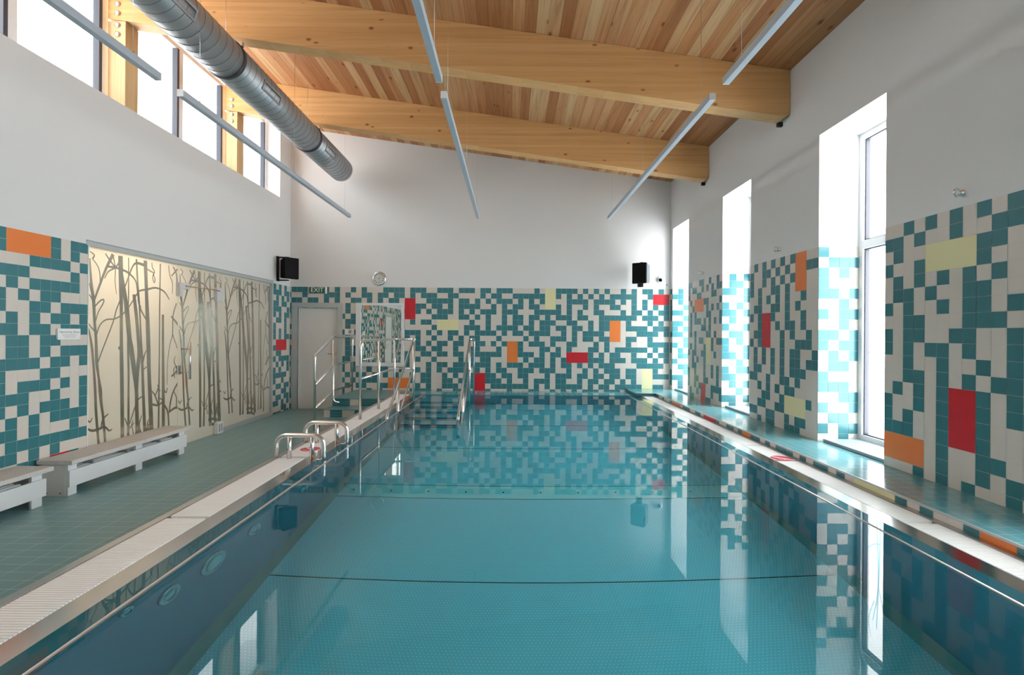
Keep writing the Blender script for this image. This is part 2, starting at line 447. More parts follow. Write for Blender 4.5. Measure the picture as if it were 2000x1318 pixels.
# olive tree print, one repeat: (y, z, width) along each branch
FOREST = [
 [(4.882, 2.158, 0.0126), (4.902, 1.917, 0.0272), (4.931, 1.735, 0.0331), (4.942, 1.551, 0.0277), (4.962, 1.367, 0.0279), (4.973, 1.134, 0.0327), (4.998, 0.977, 0.0236), (5.018, 0.85, 0.038), (5.028, 0.74, 0.0306), (5.059, 0.547, 0.0251), (5.091, 0.24, 0.0274)],
 [(4.874, 1.474, 0.0108), (4.907, 1.329, 0.0237), (4.936, 1.098, 0.0239), (4.957, 0.85, 0.0278), (4.973, 0.592, 0.0262), (5.011, 0.243, 0.0266)],
 [(4.931, 1.735, 0.0184), (5.004, 1.911, 0.0227), (5.08, 2.085, 0.0253), (5.168, 2.241, 0.0343)],
 [(5.168, 2.225, 0.0141), (5.199, 2.1, 0.0123), (5.195, 1.97, 0.0102), (5.217, 1.834, 0.0062)],
 [(5.069, 2.233, 0.0136), (5.138, 2.164, 0.016), (5.199, 2.108, 0.0143)],
 [(5.261, 2.19, 0.0167), (5.199, 2.108, 0.0163), (5.109, 2.057, 0.0138), (5.061, 1.98, 0.0097)],
 [(5.089, 2.106, 0.0215), (5.199, 2.108, 0.0204), (5.293, 2.096, 0.0212), (5.379, 2.073, 0.0197), (5.48, 2.0, 0.0159), (5.51, 1.874, 0.0138), (5.54, 1.722, 0.0162), (5.642, 1.578, 0.0144)],
 [(5.265, 2.24, 0.0524), (5.273, 2.019, 0.0525), (5.281, 1.691, 0.0379), (5.285, 1.363, 0.038), (5.291, 1.115, 0.0444), (5.3, 0.785, 0.0424), (5.31, 0.172, 0.0405)],
 [(5.272, 2.101, 0.0315), (5.316, 1.892, 0.0427), (5.361, 1.654, 0.0543), (5.399, 1.361, 0.0551), (5.42, 1.277, 0.0577), (5.467, 1.02, 0.0542), (5.503, 0.803, 0.0458), (5.511, 0.588, 0.0459), (5.532, 0.154, 0.0532)],
 [(5.378, 2.24, 0.0131), (5.381, 1.864, 0.0131), (5.377, 1.696, 0.0109)],
 [(5.332, 1.926, 0.0129), (5.391, 2.058, 0.0154), (5.434, 2.147, 0.0156), (5.49, 2.196, 0.0228), (5.612, 2.188, 0.0309)],
 [(5.49, 2.24, 0.0205), (5.509, 2.003, 0.0206), (5.541, 1.704, 0.0209), (5.567, 1.359, 0.0234), (5.587, 1.098, 0.033), (5.602, 0.836, 0.0356), (5.623, 0.483, 0.0406), (5.644, 0.164, 0.0433)],
 [(5.624, 2.242, 0.0478), (5.645, 1.885, 0.0433), (5.667, 1.534, 0.0534), (5.682, 1.253, 0.0537), (5.697, 0.914, 0.049), (5.718, 0.645, 0.0543), (5.748, 0.14, 0.0574)],
 [(5.457, 1.849, 0.0382), (5.495, 1.617, 0.0411), (5.526, 1.36, 0.0415), (5.54, 1.187, 0.0464), (5.518, 1.016, 0.046), (5.506, 0.794, 0.0389)],
 [(5.377, 1.696, 0.0109), (5.482, 1.829, 0.0136), (5.539, 1.894, 0.0162), (5.657, 1.921, 0.0193), (5.793, 1.951, 0.0177), (5.936, 1.918, 0.016), (6.025, 1.827, 0.011)],
 [(5.727, 2.235, 0.0099), (5.734, 2.178, 0.0124), (5.772, 2.134, 0.0126), (5.739, 2.072, 0.0124), (5.765, 2.007, 0.0126), (5.779, 2.049, 0.0126), (5.747, 2.108, 0.01)],
 [(5.652, 2.15, 0.0145), (5.716, 2.131, 0.0148), (5.769, 2.118, 0.0126)],
 [(5.865, 2.241, 0.0182), (5.859, 1.72, 0.0182), (5.858, 1.248, 0.0181), (5.857, 0.9, 0.0207), (5.853, 0.171, 0.0259)],
 [(5.915, 1.645, 0.0317), (5.919, 1.246, 0.0344), (5.928, 0.801, 0.0425), (5.937, 0.172, 0.0453)],
 [(6.007, 2.242, 0.0109), (6.029, 2.123, 0.0137), (6.078, 2.034, 0.0126), (6.073, 1.901, 0.0084)],
 [(6.169, 2.216, 0.0201), (6.057, 2.117, 0.0166)],
 [(6.083, 2.233, 0.014), (6.148, 2.156, 0.02), (6.164, 1.966, 0.0201)],
 [(4.966, 1.405, 0.013), (5.008, 1.506, 0.0123), (5.084, 1.563, 0.0127), (5.194, 1.574, 0.0132), (5.287, 1.618, 0.0137), (5.334, 1.657, 0.0129)],
 [(4.987, 1.133, 0.0113), (5.048, 1.273, 0.0135), (5.174, 1.541, 0.0142), (5.213, 1.664, 0.0133), (5.266, 1.773, 0.0126)],
 [(4.941, 1.686, 0.012), (5.006, 1.748, 0.0123), (5.051, 1.766, 0.0125), (5.046, 1.727, 0.0115), (4.988, 1.638, 0.0113), (4.956, 1.544, 0.0093)],
 [(4.88, 1.914, 0.009), (4.894, 1.855, 0.0109), (4.931, 1.766, 0.0147)],
 [(4.871, 1.807, 0.009), (4.899, 1.779, 0.0109), (4.931, 1.728, 0.0129)],
 [(4.874, 1.519, 0.009), (4.906, 1.482, 0.0127), (4.947, 1.444, 0.0148)],
 [(4.909, 2.162, 0.0091), (4.965, 2.108, 0.0112), (4.998, 2.043, 0.0113), (5.009, 1.935, 0.0114)],
 [(4.882, 2.226, 0.009), (4.936, 2.197, 0.0129), (4.909, 2.154, 0.0127)],
 [(4.86, 0.498, 0.0143), (4.923, 0.463, 0.022), (4.998, 0.464, 0.0226), (5.074, 0.473, 0.0195), (5.133, 0.422, 0.0159), (5.171, 0.434, 0.0101)],
 [(5.031, 0.481, 0.0134), (5.054, 0.555, 0.0174), (5.122, 0.599, 0.0099)],
 [(4.861, 0.592, 0.0089), (4.895, 0.552, 0.0127), (4.924, 0.589, 0.0073)],
 [(5.384, 0.172, 0.035), (5.391, 0.438, 0.0285), (5.389, 0.774, 0.0241), (5.387, 1.026, 0.0241), (5.378, 1.318, 0.0262), (5.383, 1.697, 0.0131)],
 [(5.339, 0.518, 0.0097), (5.384, 0.419, 0.0131)],
 [(5.397, 0.391, 0.0154), (5.475, 0.444, 0.0091)],
 [(5.408, 0.444, 0.011), (5.482, 0.609, 0.0148), (5.529, 0.688, 0.015), (5.587, 0.715, 0.0118)],
 [(5.75, 0.605, 0.0225), (5.845, 0.581, 0.0206), (5.923, 0.617, 0.0133)],
 [(5.742, 0.758, 0.0125), (5.793, 0.698, 0.0165), (5.845, 0.587, 0.0181)],
 [(5.793, 0.698, 0.0127), (5.843, 0.783, 0.0155), (5.83, 0.825, 0.0103)],
 [(5.843, 0.783, 0.0129), (5.882, 0.742, 0.0078)],
 [(5.85, 0.673, 0.0129), (5.916, 0.632, 0.0106)],
 [(5.948, 0.748, 0.0134), (5.979, 0.712, 0.0149), (5.998, 0.77, 0.0109)],
 [(5.95, 0.567, 0.0214), (6.019, 0.445, 0.0246), (6.029, 0.115, 0.0247)],
 [(6.035, 0.461, 0.022), (6.058, 0.599, 0.0222), (6.113, 0.724, 0.0226), (6.219, 0.838, 0.0205)],
 [(6.046, 0.478, 0.0221), (6.158, 0.508, 0.0258), (6.26, 0.464, 0.0237), (6.317, 0.435, 0.0211)],
 [(6.158, 0.508, 0.0143), (6.164, 0.623, 0.0144), (6.113, 0.715, 0.0113)],
 [(5.995, 0.803, 0.0081), (5.999, 1.074, 0.0095), (6.044, 1.304, 0.011), (6.085, 1.41, 0.014), (6.09, 1.637, 0.0168), (6.152, 1.792, 0.0172)],
 [(6.172, 1.238, 0.0144), (6.089, 1.409, 0.0112)],
 [(6.069, 0.899, 0.0195), (6.153, 0.95, 0.0229), (6.224, 1.06, 0.0205)],
 [(6.126, 0.875, 0.0113), (6.11, 0.972, 0.0141), (6.131, 1.009, 0.0114)],
 [(6.16, 0.987, 0.0143), (6.116, 1.086, 0.0141), (6.144, 1.142, 0.0114)],
 [(6.055, 1.631, 0.0166), (6.133, 1.572, 0.0227), (6.19, 1.525, 0.0261)],
 [(6.205, 2.22, 0.0436), (6.202, 1.834, 0.0436), (6.217, 1.448, 0.0496), (6.227, 1.06, 0.0381), (6.243, 0.671, 0.0294), (6.279, 0.06, 0.0328)],
 [(5.594, 1.01, 0.0142), (5.656, 1.046, 0.0097)],
 [(5.599, 1.097, 0.0142), (5.622, 1.183, 0.0143), (5.646, 1.231, 0.0084)],
 [(5.593, 1.141, 0.0095), (5.616, 1.184, 0.0071)],
 [(5.248, 1.281, 0.025), (5.267, 1.256, 0.0251)],
 [(5.546, 1.731, 0.0139), (5.561, 1.714, 0.014)],
 [(5.496, 0.316, 0.0183), (5.52, 0.458, 0.0161), (5.505, 0.546, 0.0114)],
 [(5.577, 0.3, 0.0165), (5.547, 0.41, 0.0163), (5.587, 0.507, 0.0094)],
 [(5.661, 0.283, 0.0169), (5.672, 0.387, 0.017), (5.689, 0.445, 0.0098)],
 [(5.709, 0.273, 0.0172), (5.684, 0.358, 0.0146), (5.72, 0.413, 0.0099)],
 [(5.772, 0.252, 0.0176), (5.709, 0.327, 0.0172), (5.752, 0.39, 0.01)],
 [(5.462, 0.323, 0.0113), (5.439, 0.43, 0.0112), (5.455, 0.477, 0.0067)],
 [(5.613, 0.24, 0.0238), (5.648, 0.321, 0.0217), (5.623, 0.413, 0.0143)],
 [(5.485, 0.242, 0.0273), (5.578, 0.239, 0.0282), (5.698, 0.205, 0.0294)],
 [(5.509, 0.168, 0.0298), (5.626, 0.159, 0.0287), (5.736, 0.116, 0.0298)],
]

# ------------------------------------------------------------------ dimensions (metres)
XL, XR, YF, YB = -4.14, 3.0, 9.37, -2.0      # left wall, right wall, far wall, wall behind the camera
ZT, PV = 2.296, 0.0996                        # top of the tiling, tile height
WL = 0.362                                    # water level
ZD = -0.668                                   # pool bottom
XN = 3.39                                     # window plane of the niches
YP = 8.78                                     # far end of the pool
YN = 0.7                                      # near end of the pool
def zc(x): return 4.31 + 0.138 * (3.0 - x)    # ceiling height
SILL = 3.853

LET = {'#': TEAL, '.': CREAM, 'R': RED, 'O': ORANGE, 'Y': YELLOW}
def tiles(mb, rows, o, du, dv, pu, pv, nrm, u0=0.0, u1=1e9, v1=1e9, hole=None):
    o, du, dv, nrm = Vector(o), Vector(du), Vector(dv), Vector(nrm)
    g = 0.0011; done = set()
    for r, row in enumerate(rows):
        for c, ch in enumerate(row):
            if (r, c) in done: continue
            r2, c2 = r + 1, c + 1
            if ch in 'ROY':
                while c2 < len(row) and row[c2] == ch: c2 += 1
                while r2 < len(rows) and rows[r2][c:c2] == ch * (c2 - c) : r2 += 1
                for i in range(r, r2):
                    for j in range(c, c2): done.add((i, j))
            a0, a1 = max(c * pu, u0) + g, min(c2 * pu, u1) - g
            b0, b1 = r * pv + g, min(r2 * pv, v1) - g
            if a1 - a0 < 0.004 or b1 - b0 < 0.004: continue
            if hole and hole((a0 + a1) / 2, (b0 + b1) / 2): continue
            q = [o + du * a + dv * b + nrm * 0.0015 for a, b in ((a0, b0), (a0, b1), (a1, b1), (a1, b0))]
            mb.face(q, LET[ch])
def rnd(seed, nr, nc, p=0.5):
    R = random.Random(seed)
    return [''.join('#' if R.random() < p else '.' for _ in range(nc)) for _ in range(nr)]

# ------------------------------------------------------------------ far wall
LFT = ["###...#.#..#.#...####", "..#...###.#..##.##.##", "##.##.#.#..##.#.#.##.",
 "#.#.##.#..#.#.##.#.#.", ".##.#..#..#.##.#.##.#", "#..#.##.##.##.#.#..#.", ".#.#..#.#.##.#.##.#.#", "##..#.#.#.#.##.#..#.#",
 ".#.##.#..#.#..#.##.#.", "#.#..#.#..#.#.##.#.#.", "..#.#.##..#..#.#.##.#", "#.##.#.#..###.#.#..#.", ".#.#.##.#.##..##.#.#.",
 "##.#..#.###...#.#.##.", ".#.##.#.##.##.#.##.#.", "#.#.##.#.#.#..#.##..#", "##..#.#.#.#.##.#.#.#.", ".#.##.#.##.#.###..OOO", "#.#.#.##..#.##..##OOO",
 ".##.#.#.##....#.#..#.", "#.#.##.#.#.##.#.#.#.#", ".#.#..#.#.#..#.##..#.", "##.##.#.##.#.#..#.##.", ".#.#.##.#.##.#.#.#..#"]
M0 = [".###..###.###.##.##", ".#.###..##....#.##.", "RR..#####.##.#.#.##", "RR##.##.#.####..#.#", "RR#.#.###.#.#.###.#",
 "RR...###..##.#.#..#", ".#.##.YYYY..#..#..#", ".....#YYYY.###.#.##", "###.#.#.##.#.####.#", "#.#..#..#.#.##...#.",
 "..#.#.##.##..##.#.#", "..##.##..#..##...#.", "#..##.##.##.######.", "#.#..#....#.#.##...", "#...#.##.#######.#.",
 "..#.#.#.####.#.#.##", ".#.##..#.#.##RR##.#", "O#.##..##.###RR###.", "O.#.#..###.##RR.###", ".####.#..###.RR#..."]
M1 = ["#....#.YY####.#.#.#", ".######YY#.#.#.#.#.", "#.#.#.#YY..####.###", ".##.##.YY#.#..#.#..", "##...#####.#.#..##.",
 ".##.##.#.###.##..##", ".##.#.###..##..#.##", "##.##.##.##.##.#.##", ".##.####..#.#.####.", "...#.#..###.#.##.##",
 "OO#.###.#..##...#.#", "OO#...##.#.#...##.#", "OO###.#.##.RRRR#.#.", "OO.#.##.#.#RRRR###.", "###.###.#.##.#.#.##",
 "..###.###..#..#.#.#", "#.##...#.###.##.##.", "#..#.###.##..#.##.#", "####.#.#.#####.#.##", "#...##..#.#.#.###.#"]
M2 = ["..#.#.##.#.", "#####..#RRR", "#.#.#.#.RRR", "##..#.#.#.#", "..#.##.#.##", "#####.###.#", "OO.#...#.#.", "OO.####.###", "OO...####.#",
 "OO.##..#...", "...#...####", ".######.#.#", "##..#..#.##", "###.###.#.#", "#....#####.", "##.##.YY#..", "##.##.YY###", "#.#.#.YY...", ".#####YY##.", "##...##...."]
REV0 = [".#.", "##.", ".#.", "..#", "##.", "..#", "##.", "#.#", "##.", "..#", "#.#", ".#.", ".##", "#..", ".##", "..#", "##.", ".#.", ".#.", "#.."]
SLV = ".#.##..#.#.##.#..#.##.#."
far_rows = []
fill = rnd(5, 24, 60)
for r in range(24):
    base = LFT[r] + (M0[r] + M1[r] + M2[r] if r < 20 else fill[r][:53])
    far_rows.append(SLV[r] + base)
# adjacent panels must not fuse (two orange blocks never touch here)
PU = 0.1013
U0 = (790.1 - 997) * 9.37 / 975 - 22 * PU       # x of the first (cut) column
DX0, DX1, DZ1 = -4.02, -3.215, 1.925             # door opening
mb = MB()
tiles(mb, far_rows, (U0, YF, ZT), (1, 0, 0), (0, 0, -1), PU, PV, (0, -1, 0), u0=XL - U0, u1=XR - U0, v1=ZT,
      hole=lambda u, v: DX0 < U0 + u < DX1 and ZT - v < DZ1)
def qxz(x0, x1, z0, z1, y, m_): mb.face([(x0, y, z0), (x1, y, z0), (x1, y, z1), (x0, y, z1)], m_)
qxz(XL, DX0, 0, ZT, YF, GROUT); qxz(DX0, DX1, DZ1, ZT, YF, GROUT); qxz(DX1, XR, 0, ZT, YF, GROUT)
mb.face([(XL, YF, ZT), (XN + .3, YF, ZT), (XN + .3, YF, zc(XN + .3) + .1), (XL - .4, YF, zc(XL - .4) + .1), (XL - .4, YF, SILL), (XL, YF, SILL)], WHITE)
# thickness of the wall behind the door opening
mb.box((DX0 - .1, YF + .10, -.05), (DX1 + .1, YF + .2, DZ1 + .1), DARK)
struct(obj('wall_back', mb), 'far end wall with teal and cream checker tiling below white paint', 'wall')

# ------------------------------------------------------------------ left wall
LROWS = ["#OOOO#.##", "#OOOO#.#.", "...####.#", "###....#.", ".#.#####.", "#.#.##...", "#..##.###", ".#.#.##.#", "##.##.###", ".##.##...",
 ".##.#.###", "####.##.#", "#...##...", "#.###.#.#", "###..#..#", "#.#.###.#", ".#.#.####", "##.#...#.", ".########", "##.#.#...", "..##.RR#.", "#..#.RR.#", ".##.#.#.#", "#.#..##.#"]
LSTRIP = ["#.#.#.", "###.##", ".#.#.#", "##.##.", "###..#", "#.#.##", ".##.#.", "#...#.", "#.#.#.", "#.#.##", ".RRRR.", "#RRRR.", ".##...", "#.####",
 ".#.#.#", "#.#..#", "#####.", "#..#..", ".##.##", "#..##.", ".##.##", "##.#.#", "...##.", "###.##"]
PY0, PY1 = 4.885, 8.70        # glass partition
mb = MB()
near = rnd(11, 24, 60)
lr = []
for r in range(24):
    row = near[r]
    if 4 <= r <= 6: row = row[:46] + 'RR' + row[48:]
    if 2 <= r <= 5: row = row[:27] + 'YY' + row[29:]
    lr.append(row + LROWS[r])
u_near = 3.993 - 60 * 0.0998
tiles(mb, lr, (XL, u_near, ZT), (0, 1, 0), (0, 0, -1), 0.0998, .0985, (1, 0, 0), u0=YB - u_near, u1=PY0 - .002 - u_near, v1=ZT,
      hole=lambda u, v: 1.34 < u_near + u < 2.30 and ZT - v < 2.05)
tiles(mb, LSTRIP, (XL, PY1 + .005, ZT), (0, 1, 0), (0, 0, -1), 0.104, .0985, (1, 0, 0), u1=YF - PY1 - .005, v1=ZT)
def qyz(y0, y1, z0, z1, x, m_): mb.face([(x, y0, z0), (x, y1, z0), (x, y1, z1), (x, y0, z1)], m_)
qyz(YB, PY0, 0, ZT, XL, GROUT); qyz(PY1, YF, 0, ZT, XL, GROUT)
qyz(YB, PY0, ZT, SILL, XL, WHITE); qyz(PY1, YF, ZT, SILL, XL, WHITE); qyz(PY0, PY1, 2.335, SILL, XL, WHITE)
qyz(8.93, YF, SILL, 5.45, XL, WHITE)
mb.face([(XL, YB, SILL), (XL, 8.93, SILL), (-4.50, 8.93, SILL), (-4.50, YB, SILL)], WHITE)          # inner sill of the clerestory
mb.face([(XL, 8.93, SILL), (-4.50, 8.93, SILL), (-4.50, 8.93, 5.5), (XL, 8.93, 5.45)], WHITE)      # far jamb of the clerestory
mb.box((-4.50, YB, 2.62), (-4.56, YF, SILL - .01), WHITE)                                          # outer skin
# reveals of the partition opening
mb.face([(XL, PY0, 0), (XL - .12, PY0, 0), (XL - .12, PY0, 2.335), (XL, PY0, 2.335)], WHITE)
mb.face([(XL, PY1, 0), (XL - .12, PY1, 0), (XL - .12, PY1, 2.335), (XL, PY1, 2.335)], WHITE)
mb.face([(XL, PY0, 2.335), (XL - .12, PY0, 2.335), (XL - .12, PY1, 2.335), (XL, PY1, 2.335)], WHITE)
struct(obj('wall_left', mb), 'left wall, white above checker tiling, high windows on top', 'wall')

# corridor behind the frosted glass
mb = MB()
qyz(4.3, 9.3, 0, 2.6, -5.7, CORR)
mb.face([(-5.7, 4.3, 0), (XL - .12, 4.3, 0), (XL - .12, 4.3, 2.6), (-5.7, 4.3, 2.6)], CORR)
mb.face([(-5.7, 9.3, 0), (XL - .12, 9.3, 0), (XL - .12, 9.3, 2.6), (-5.7, 9.3, 2.6)], CORR)
mb.face([(-5.7, 4.3, 2.6), (XL - .12, 4.3, 2.6), (XL - .12, 9.3, 2.6), (-5.7, 9.3, 2.6)], CORR)
mb.face([(-5.7, 4.3, 0), (XL - .12, 4.3, 0), (XL - .12, 9.3, 0), (-5.7, 9.3, 0)], DECK)
qyz(4.3, PY0, 0, 2.6, XL - .12, CORR); qyz(PY1, 9.3, 0, 2.6, XL - .12, CORR); qyz(PY0, PY1, 2.335, 2.6, XL - .12, CORR)
struct(obj('wall_corridor', mb), 'pale corridor seen only as glow behind the frosted glass', 'wall')

# ------------------------------------------------------------------ right wall: piers and niches
P3 = ["..#.#.#.#.#", "##.#..#..##", ".#..YYYY##.", "#..#YYYY#..", ".#.#.#.#.#.", ".##.#..##..", "#.#..#.##.#", "..##...###.", "#.##..##..#", "#.#.##.#..#",
 "..#..#..#.#", "..##.#.#.##", ".#.#.#RR#.#", "#..#.#RR#.#", "#.#..#RR#..", "###..#RR#..", "OOOO.#..##.", "OOOO.#..#.#", "...#.#.#..#"]
P2 = [".#.#.#.#.#OO..", "#..##.#.#.OO##", "#..#.#.#.#OO..", "#.#..##.#.OO..", "..#.#.#.#..#..", ".##..##.#.#...", "#.#RR#..#..#..", "..#RR.#.##.#..",
 ".##RR..#.#..#.", "#.#RR..#..###.", ".#.#.#.#.##..#", ".#.#.#.#.##.##", ".##..#.#.###..", "##..#..##.#...", "..#.#.#.##....", "...##..#YYYY#.",
 "..##..##YYYY..", "##..##..#.##..", "..#.##..###..."]
R2 = ["#...", ".###", "#.#.", "#...", "##.#", "..#.", "#.##", "..#.", "##.#", "#.##", ".#.#", ".##.", "#...", "###.", "..##", "#..#", ".##.", "#.##", "..#."]
P1 = ["##...##..#..#.", "#.##..#.#.#.##", "#...##....##..", ".#.OOOO##....#", "..#OOOO.#.#.#.", ".#.#....##...#", ".#.###.#.#.#.#", ".#....##.#....",
 ".#.#....##.#..", "...#.##.YY#.##", ".#.#...#YY#...", "#.##..##YY.#..", "..#.#..#YY....", "..##...#..#.#.", "#..#...#..#.#.", "#..##..##...#.",
 "#..#.#RR..####", ".#..#.RR..#..#", ".##...RR##...."]
R1 = [".#.#", ".##.", "##.#", "...#", "#.#.", "##.#", ".#..", "#..#", ".##.", "#.#.", "#..#", "##.#", "..#.", "#.##", "##..", ".#.#", "..#.", "##.#", ".#.."]
ZL = 0.425                      # ledge top
ZNT = 3.405                     # niche head
piers = [(4.00, 2.45, P3, None, 0.087), (6.25, 4.867, P2, R2, None), (8.43, 7.08, P1, R1, None), (1.57, 0.02, None, None, None), (-.86, YB, None, None, None)]
YR = 9.25                       # last reveal, a little in front of the far wall
ZTR, PVR = 2.317, 0.1011        # tiling of the piers
niches = [(4.00, 4.867), (6.25, 7.08), (8.43, YR), (1.57, 2.45), (-.86, 0.02)]
mb = MB()
for i, (ya, yb, rows, rev, cut) in enumerate(piers):
    L = ya - yb
    if rows is None:
        nc = int(L / .0996) + 1; rows = rnd(20 + i, 19, nc); pu = .0996; off = 0
    elif cut:
        extra = rnd(31, 19, 8); rows = [a + b for a, b in zip(rows, extra)]; pu = .0998; off = -(pu - cut)
    else:
        pu = L / 14.0; off = 0
    tiles(mb, rows, (XR, ya - off, ZTR), (0, -1, 0), (0, 0, -1), pu, PVR, (-1, 0, 0), u0=-off if cut else 0, u1=L - off if cut else L, v1=ZTR - ZL)
    qyz(yb, ya, ZL, ZTR, XR, GROUT); qyz(yb, ya, ZTR, ZNT, XR, WHITE)
    # reveal that faces the camera and the one that faces away
    rv = rev or rnd(40 + i, 19, 4)
    for yy, nn, rr in ((yb, -1, rv), (ya, 1, rnd(50 + i, 19, 4))):
        tiles(mb, rr, (XR, yy, ZTR), (1, 0, 0), (0, 0, -1), 0.1003, PVR, (0, nn, 0), u1=XN - XR, v1=ZTR - ZL)
        mb.face([(XR, yy, ZL), (XN + .12, yy, ZL), (XN + .12, yy, ZTR), (XR, yy, ZTR)], GROUT)
        mb.face([(XR, yy, ZTR), (XN + .12, yy, ZTR), (XN + .12, yy, ZNT), (XR, yy, ZNT)], WHITE)
    mb.face([(XN + .12, yb, 0), (XN + .12, ya, 0), (XN + .12, ya, ZNT), (XN + .12, yb, ZNT)], WHITE)
tiles(mb, REV0, (XR, YR, ZT), (1, 0, 0), (0, 0, -1), 0.1013, PV, (0, -1, 0), u1=XN - XR, v1=ZT - ZL)
mb.face([(XR, YR, ZL), (XN + .12, YR, ZL), (XN + .12, YR, ZT), (XR, YR, ZT)], GROUT)
mb.face([(XR, YR, ZT), (XN + .12, YR, ZT), (XN + .12, YR, ZNT), (XR, YR, ZNT)], WHITE)
tiles(mb, rnd(61, 19, 2), (XR, YF, ZT), (0, -1, 0), (0, 0, -1), 0.1, PV, (-1, 0, 0), u1=YF - YR, v1=ZT - ZL)
mb.face([(XR, YR, ZL), (XR, YF, ZL), (XR, YF, ZT), (XR, YR, ZT)], GROUT)
mb.face([(XR, YR, ZT), (XR, YF, ZT), (XR, YF, ZNT), (XR, YR, ZNT)], WHITE)
for ya, yb in niches:
    mb.face([(XR, ya, ZL), (XN + .12, ya, ZL), (XN + .12, yb, ZL), (XR, yb, ZL)], LEDGE)
    mb.face([(XN + .12, ya, 0), (XN + .12, ya, ZL), (XN + .12, yb, ZL), (XN + .12, yb, 0)], WHITE)
    mb.face([(XR, ya, ZNT), (XN + .12, ya, ZNT), (XN + .12, yb, ZNT), (XR, yb, ZNT)], WHITE)
qyz(YB, YF, ZNT, zc(XR) + .02, XR, WHITE)
mb.face([(XN + .12, YB, ZNT), (XN + .12, YF, ZNT), (XN + .12, YF, 4.5), (XN + .12, YB, 4.5)], WHITE)
struct(obj('wall_right', mb), 'right wall of white and checker tiled piers between tall window niches', 'wall')

# wall behind the camera
mb = MB()
rows = rnd(77, 23, 72)
tiles(mb, rows, (XL, YB, ZT), (1, 0, 0), (0, 0, -1), 0.0998, PV, (0, 1, 0), u1=XR - XL, v1=ZT)
qxz(XL, XR, 0, ZT, YB, GROUT)
mb.face([(XL - .4, YB, ZT), (XN + .3, YB, ZT), (XN + .3, YB, zc(XN + .3) + .1), (XL - .4, YB, zc(XL - .4) + .1)], WHITE)
struct(obj('wall_front', mb), 'wall behind the viewpoint, checker tiling below white paint', 'wall')

# ------------------------------------------------------------------ ceiling and roof
mb = MB()
x0, x1 = -4.47, XN + .15
def cslab(xa, xb, ya, yb, t, m_bot, m_rest):
    a0, a1 = zc(xa), zc(xb)
    mb.face([(xa, ya, a0), (xb, ya, a1), (xb, yb, a1), (xa, yb, a0)], m_bot)
    mb.face([(xa, ya, a0 + t), (xb, ya, a1 + t), (xb, yb, a1 + t), (xa, yb, a0 + t)], m_rest)
    for (p, q) in (((xa, ya), (xb, ya)), ((xb, ya), (xb, yb)), ((xb, yb), (xa, yb)), ((xa, yb), (xa, ya))):
        mb.face([(p[0], p[1], zc(p[0])), (q[0], q[1], zc(q[0])), (q[0], q[1], zc(q[0]) + t), (p[0], p[1], zc(p[0]) + t)], m_rest)
cslab(x0, x1, YB - .1, YF + .1, .22, BOARDS, WHITE)
struct(obj('ceiling', mb), 'sloping ceiling of knotty pine boards', 'ceiling')
mb = MB()
cslab(-5.25, x0 - .005, YB - .6, YF + .6, .2, WHITE, WHITE)
struct(obj('trim_1', mb), 'white eave outside the high windows', 'eave')

# ------------------------------------------------------------------ floors, rim body, platform, ledge
mb = MB()
mb.box((XL - .14, YB, -.12), (-2.035, YF + .1, 0.0), DECK)
struct(obj('floor', mb), 'pool deck of narrow grey green tiles on the left', 'floor')

# far platform behind the pool
t = thing('tiled_platform', 'narrow raised teal tiled platform between the pool and the far wall', 'platform', (.1, 9.1, 0))
mb = MB(); mb.box((-2.03, YP + .02, 0), (2.178, YF - .004, .36), TEAL, '+z'); obj('body', mb, t)
mb = MB(); mb.box((-2.03, YP - .005, .36), (2.178, YF - .004, .372), LEDGE); obj('top', mb, t)
# dry steps with their landing
t = thing('tiled_steps', 'dry tiled steps leading up to the pool beside the white door', 'steps', (-2.47, 8.3, 0))
mb = MB(); mb.box((-2.9, 8.156, 0), (-2.04, YF - .004, .36), CREAM, '-y +z'); obj('landing', mb, t)
mb = MB(); mb.box((-2.9, 8.14, .36), (-2.04, YF - .004, .372), STEPT); obj('landing_top', mb, t)
def riser(y, z0, z1, row):
    mb = MB()
    mb.box((-2.9, y, z0), (-2.04, y + .02, z1 - .001), GROUT)
    seg = 0.86 / 9; k = 0
    while k < len(row):
        j = k
        while j < len(row) and row[j] == row[k]: j += 1
        for h in range(3):
            dz = (z1 - z0) / 3
            mb.face([(-2.9 + k * seg + .0015, y - .001, z0 + h * dz + .001), (-2.9 + j * seg - .0015, y - .001, z0 + h * dz + .001),
                     (-2.9 + j * seg - .0015, y - .001, z0 + (h + 1) * dz - .001), (-2.9 + k * seg + .0015, y - .001, z0 + (h + 1) * dz - .001)], LET[row[k]])
        k = j
    return mb
obj('riser', riser(8.156, .245, .36, "###..###."), t)
mb = MB(); mb.box((-2.9, 7.78, 0), (-2.04, 8.156, .235), CREAM, '-y +z'); mb.box((-2.9, 7.765, .235), (-2.04, 8.156, .245), STEPT)
obj('step', mb, t); obj('riser', riser(7.78, .122, .235, ".##..###."), t)
mb = MB(); mb.box((-2.9, 7.37, 0), (-2.04, 7.78, .112), CREAM, '-y +z'); mb.box((-2.9, 7.355, .112), (-2.04, 7.78, .122), STEPT)
obj('step', mb, t); obj('riser', riser(7.37, 0, .112, "#..##..##"), t)

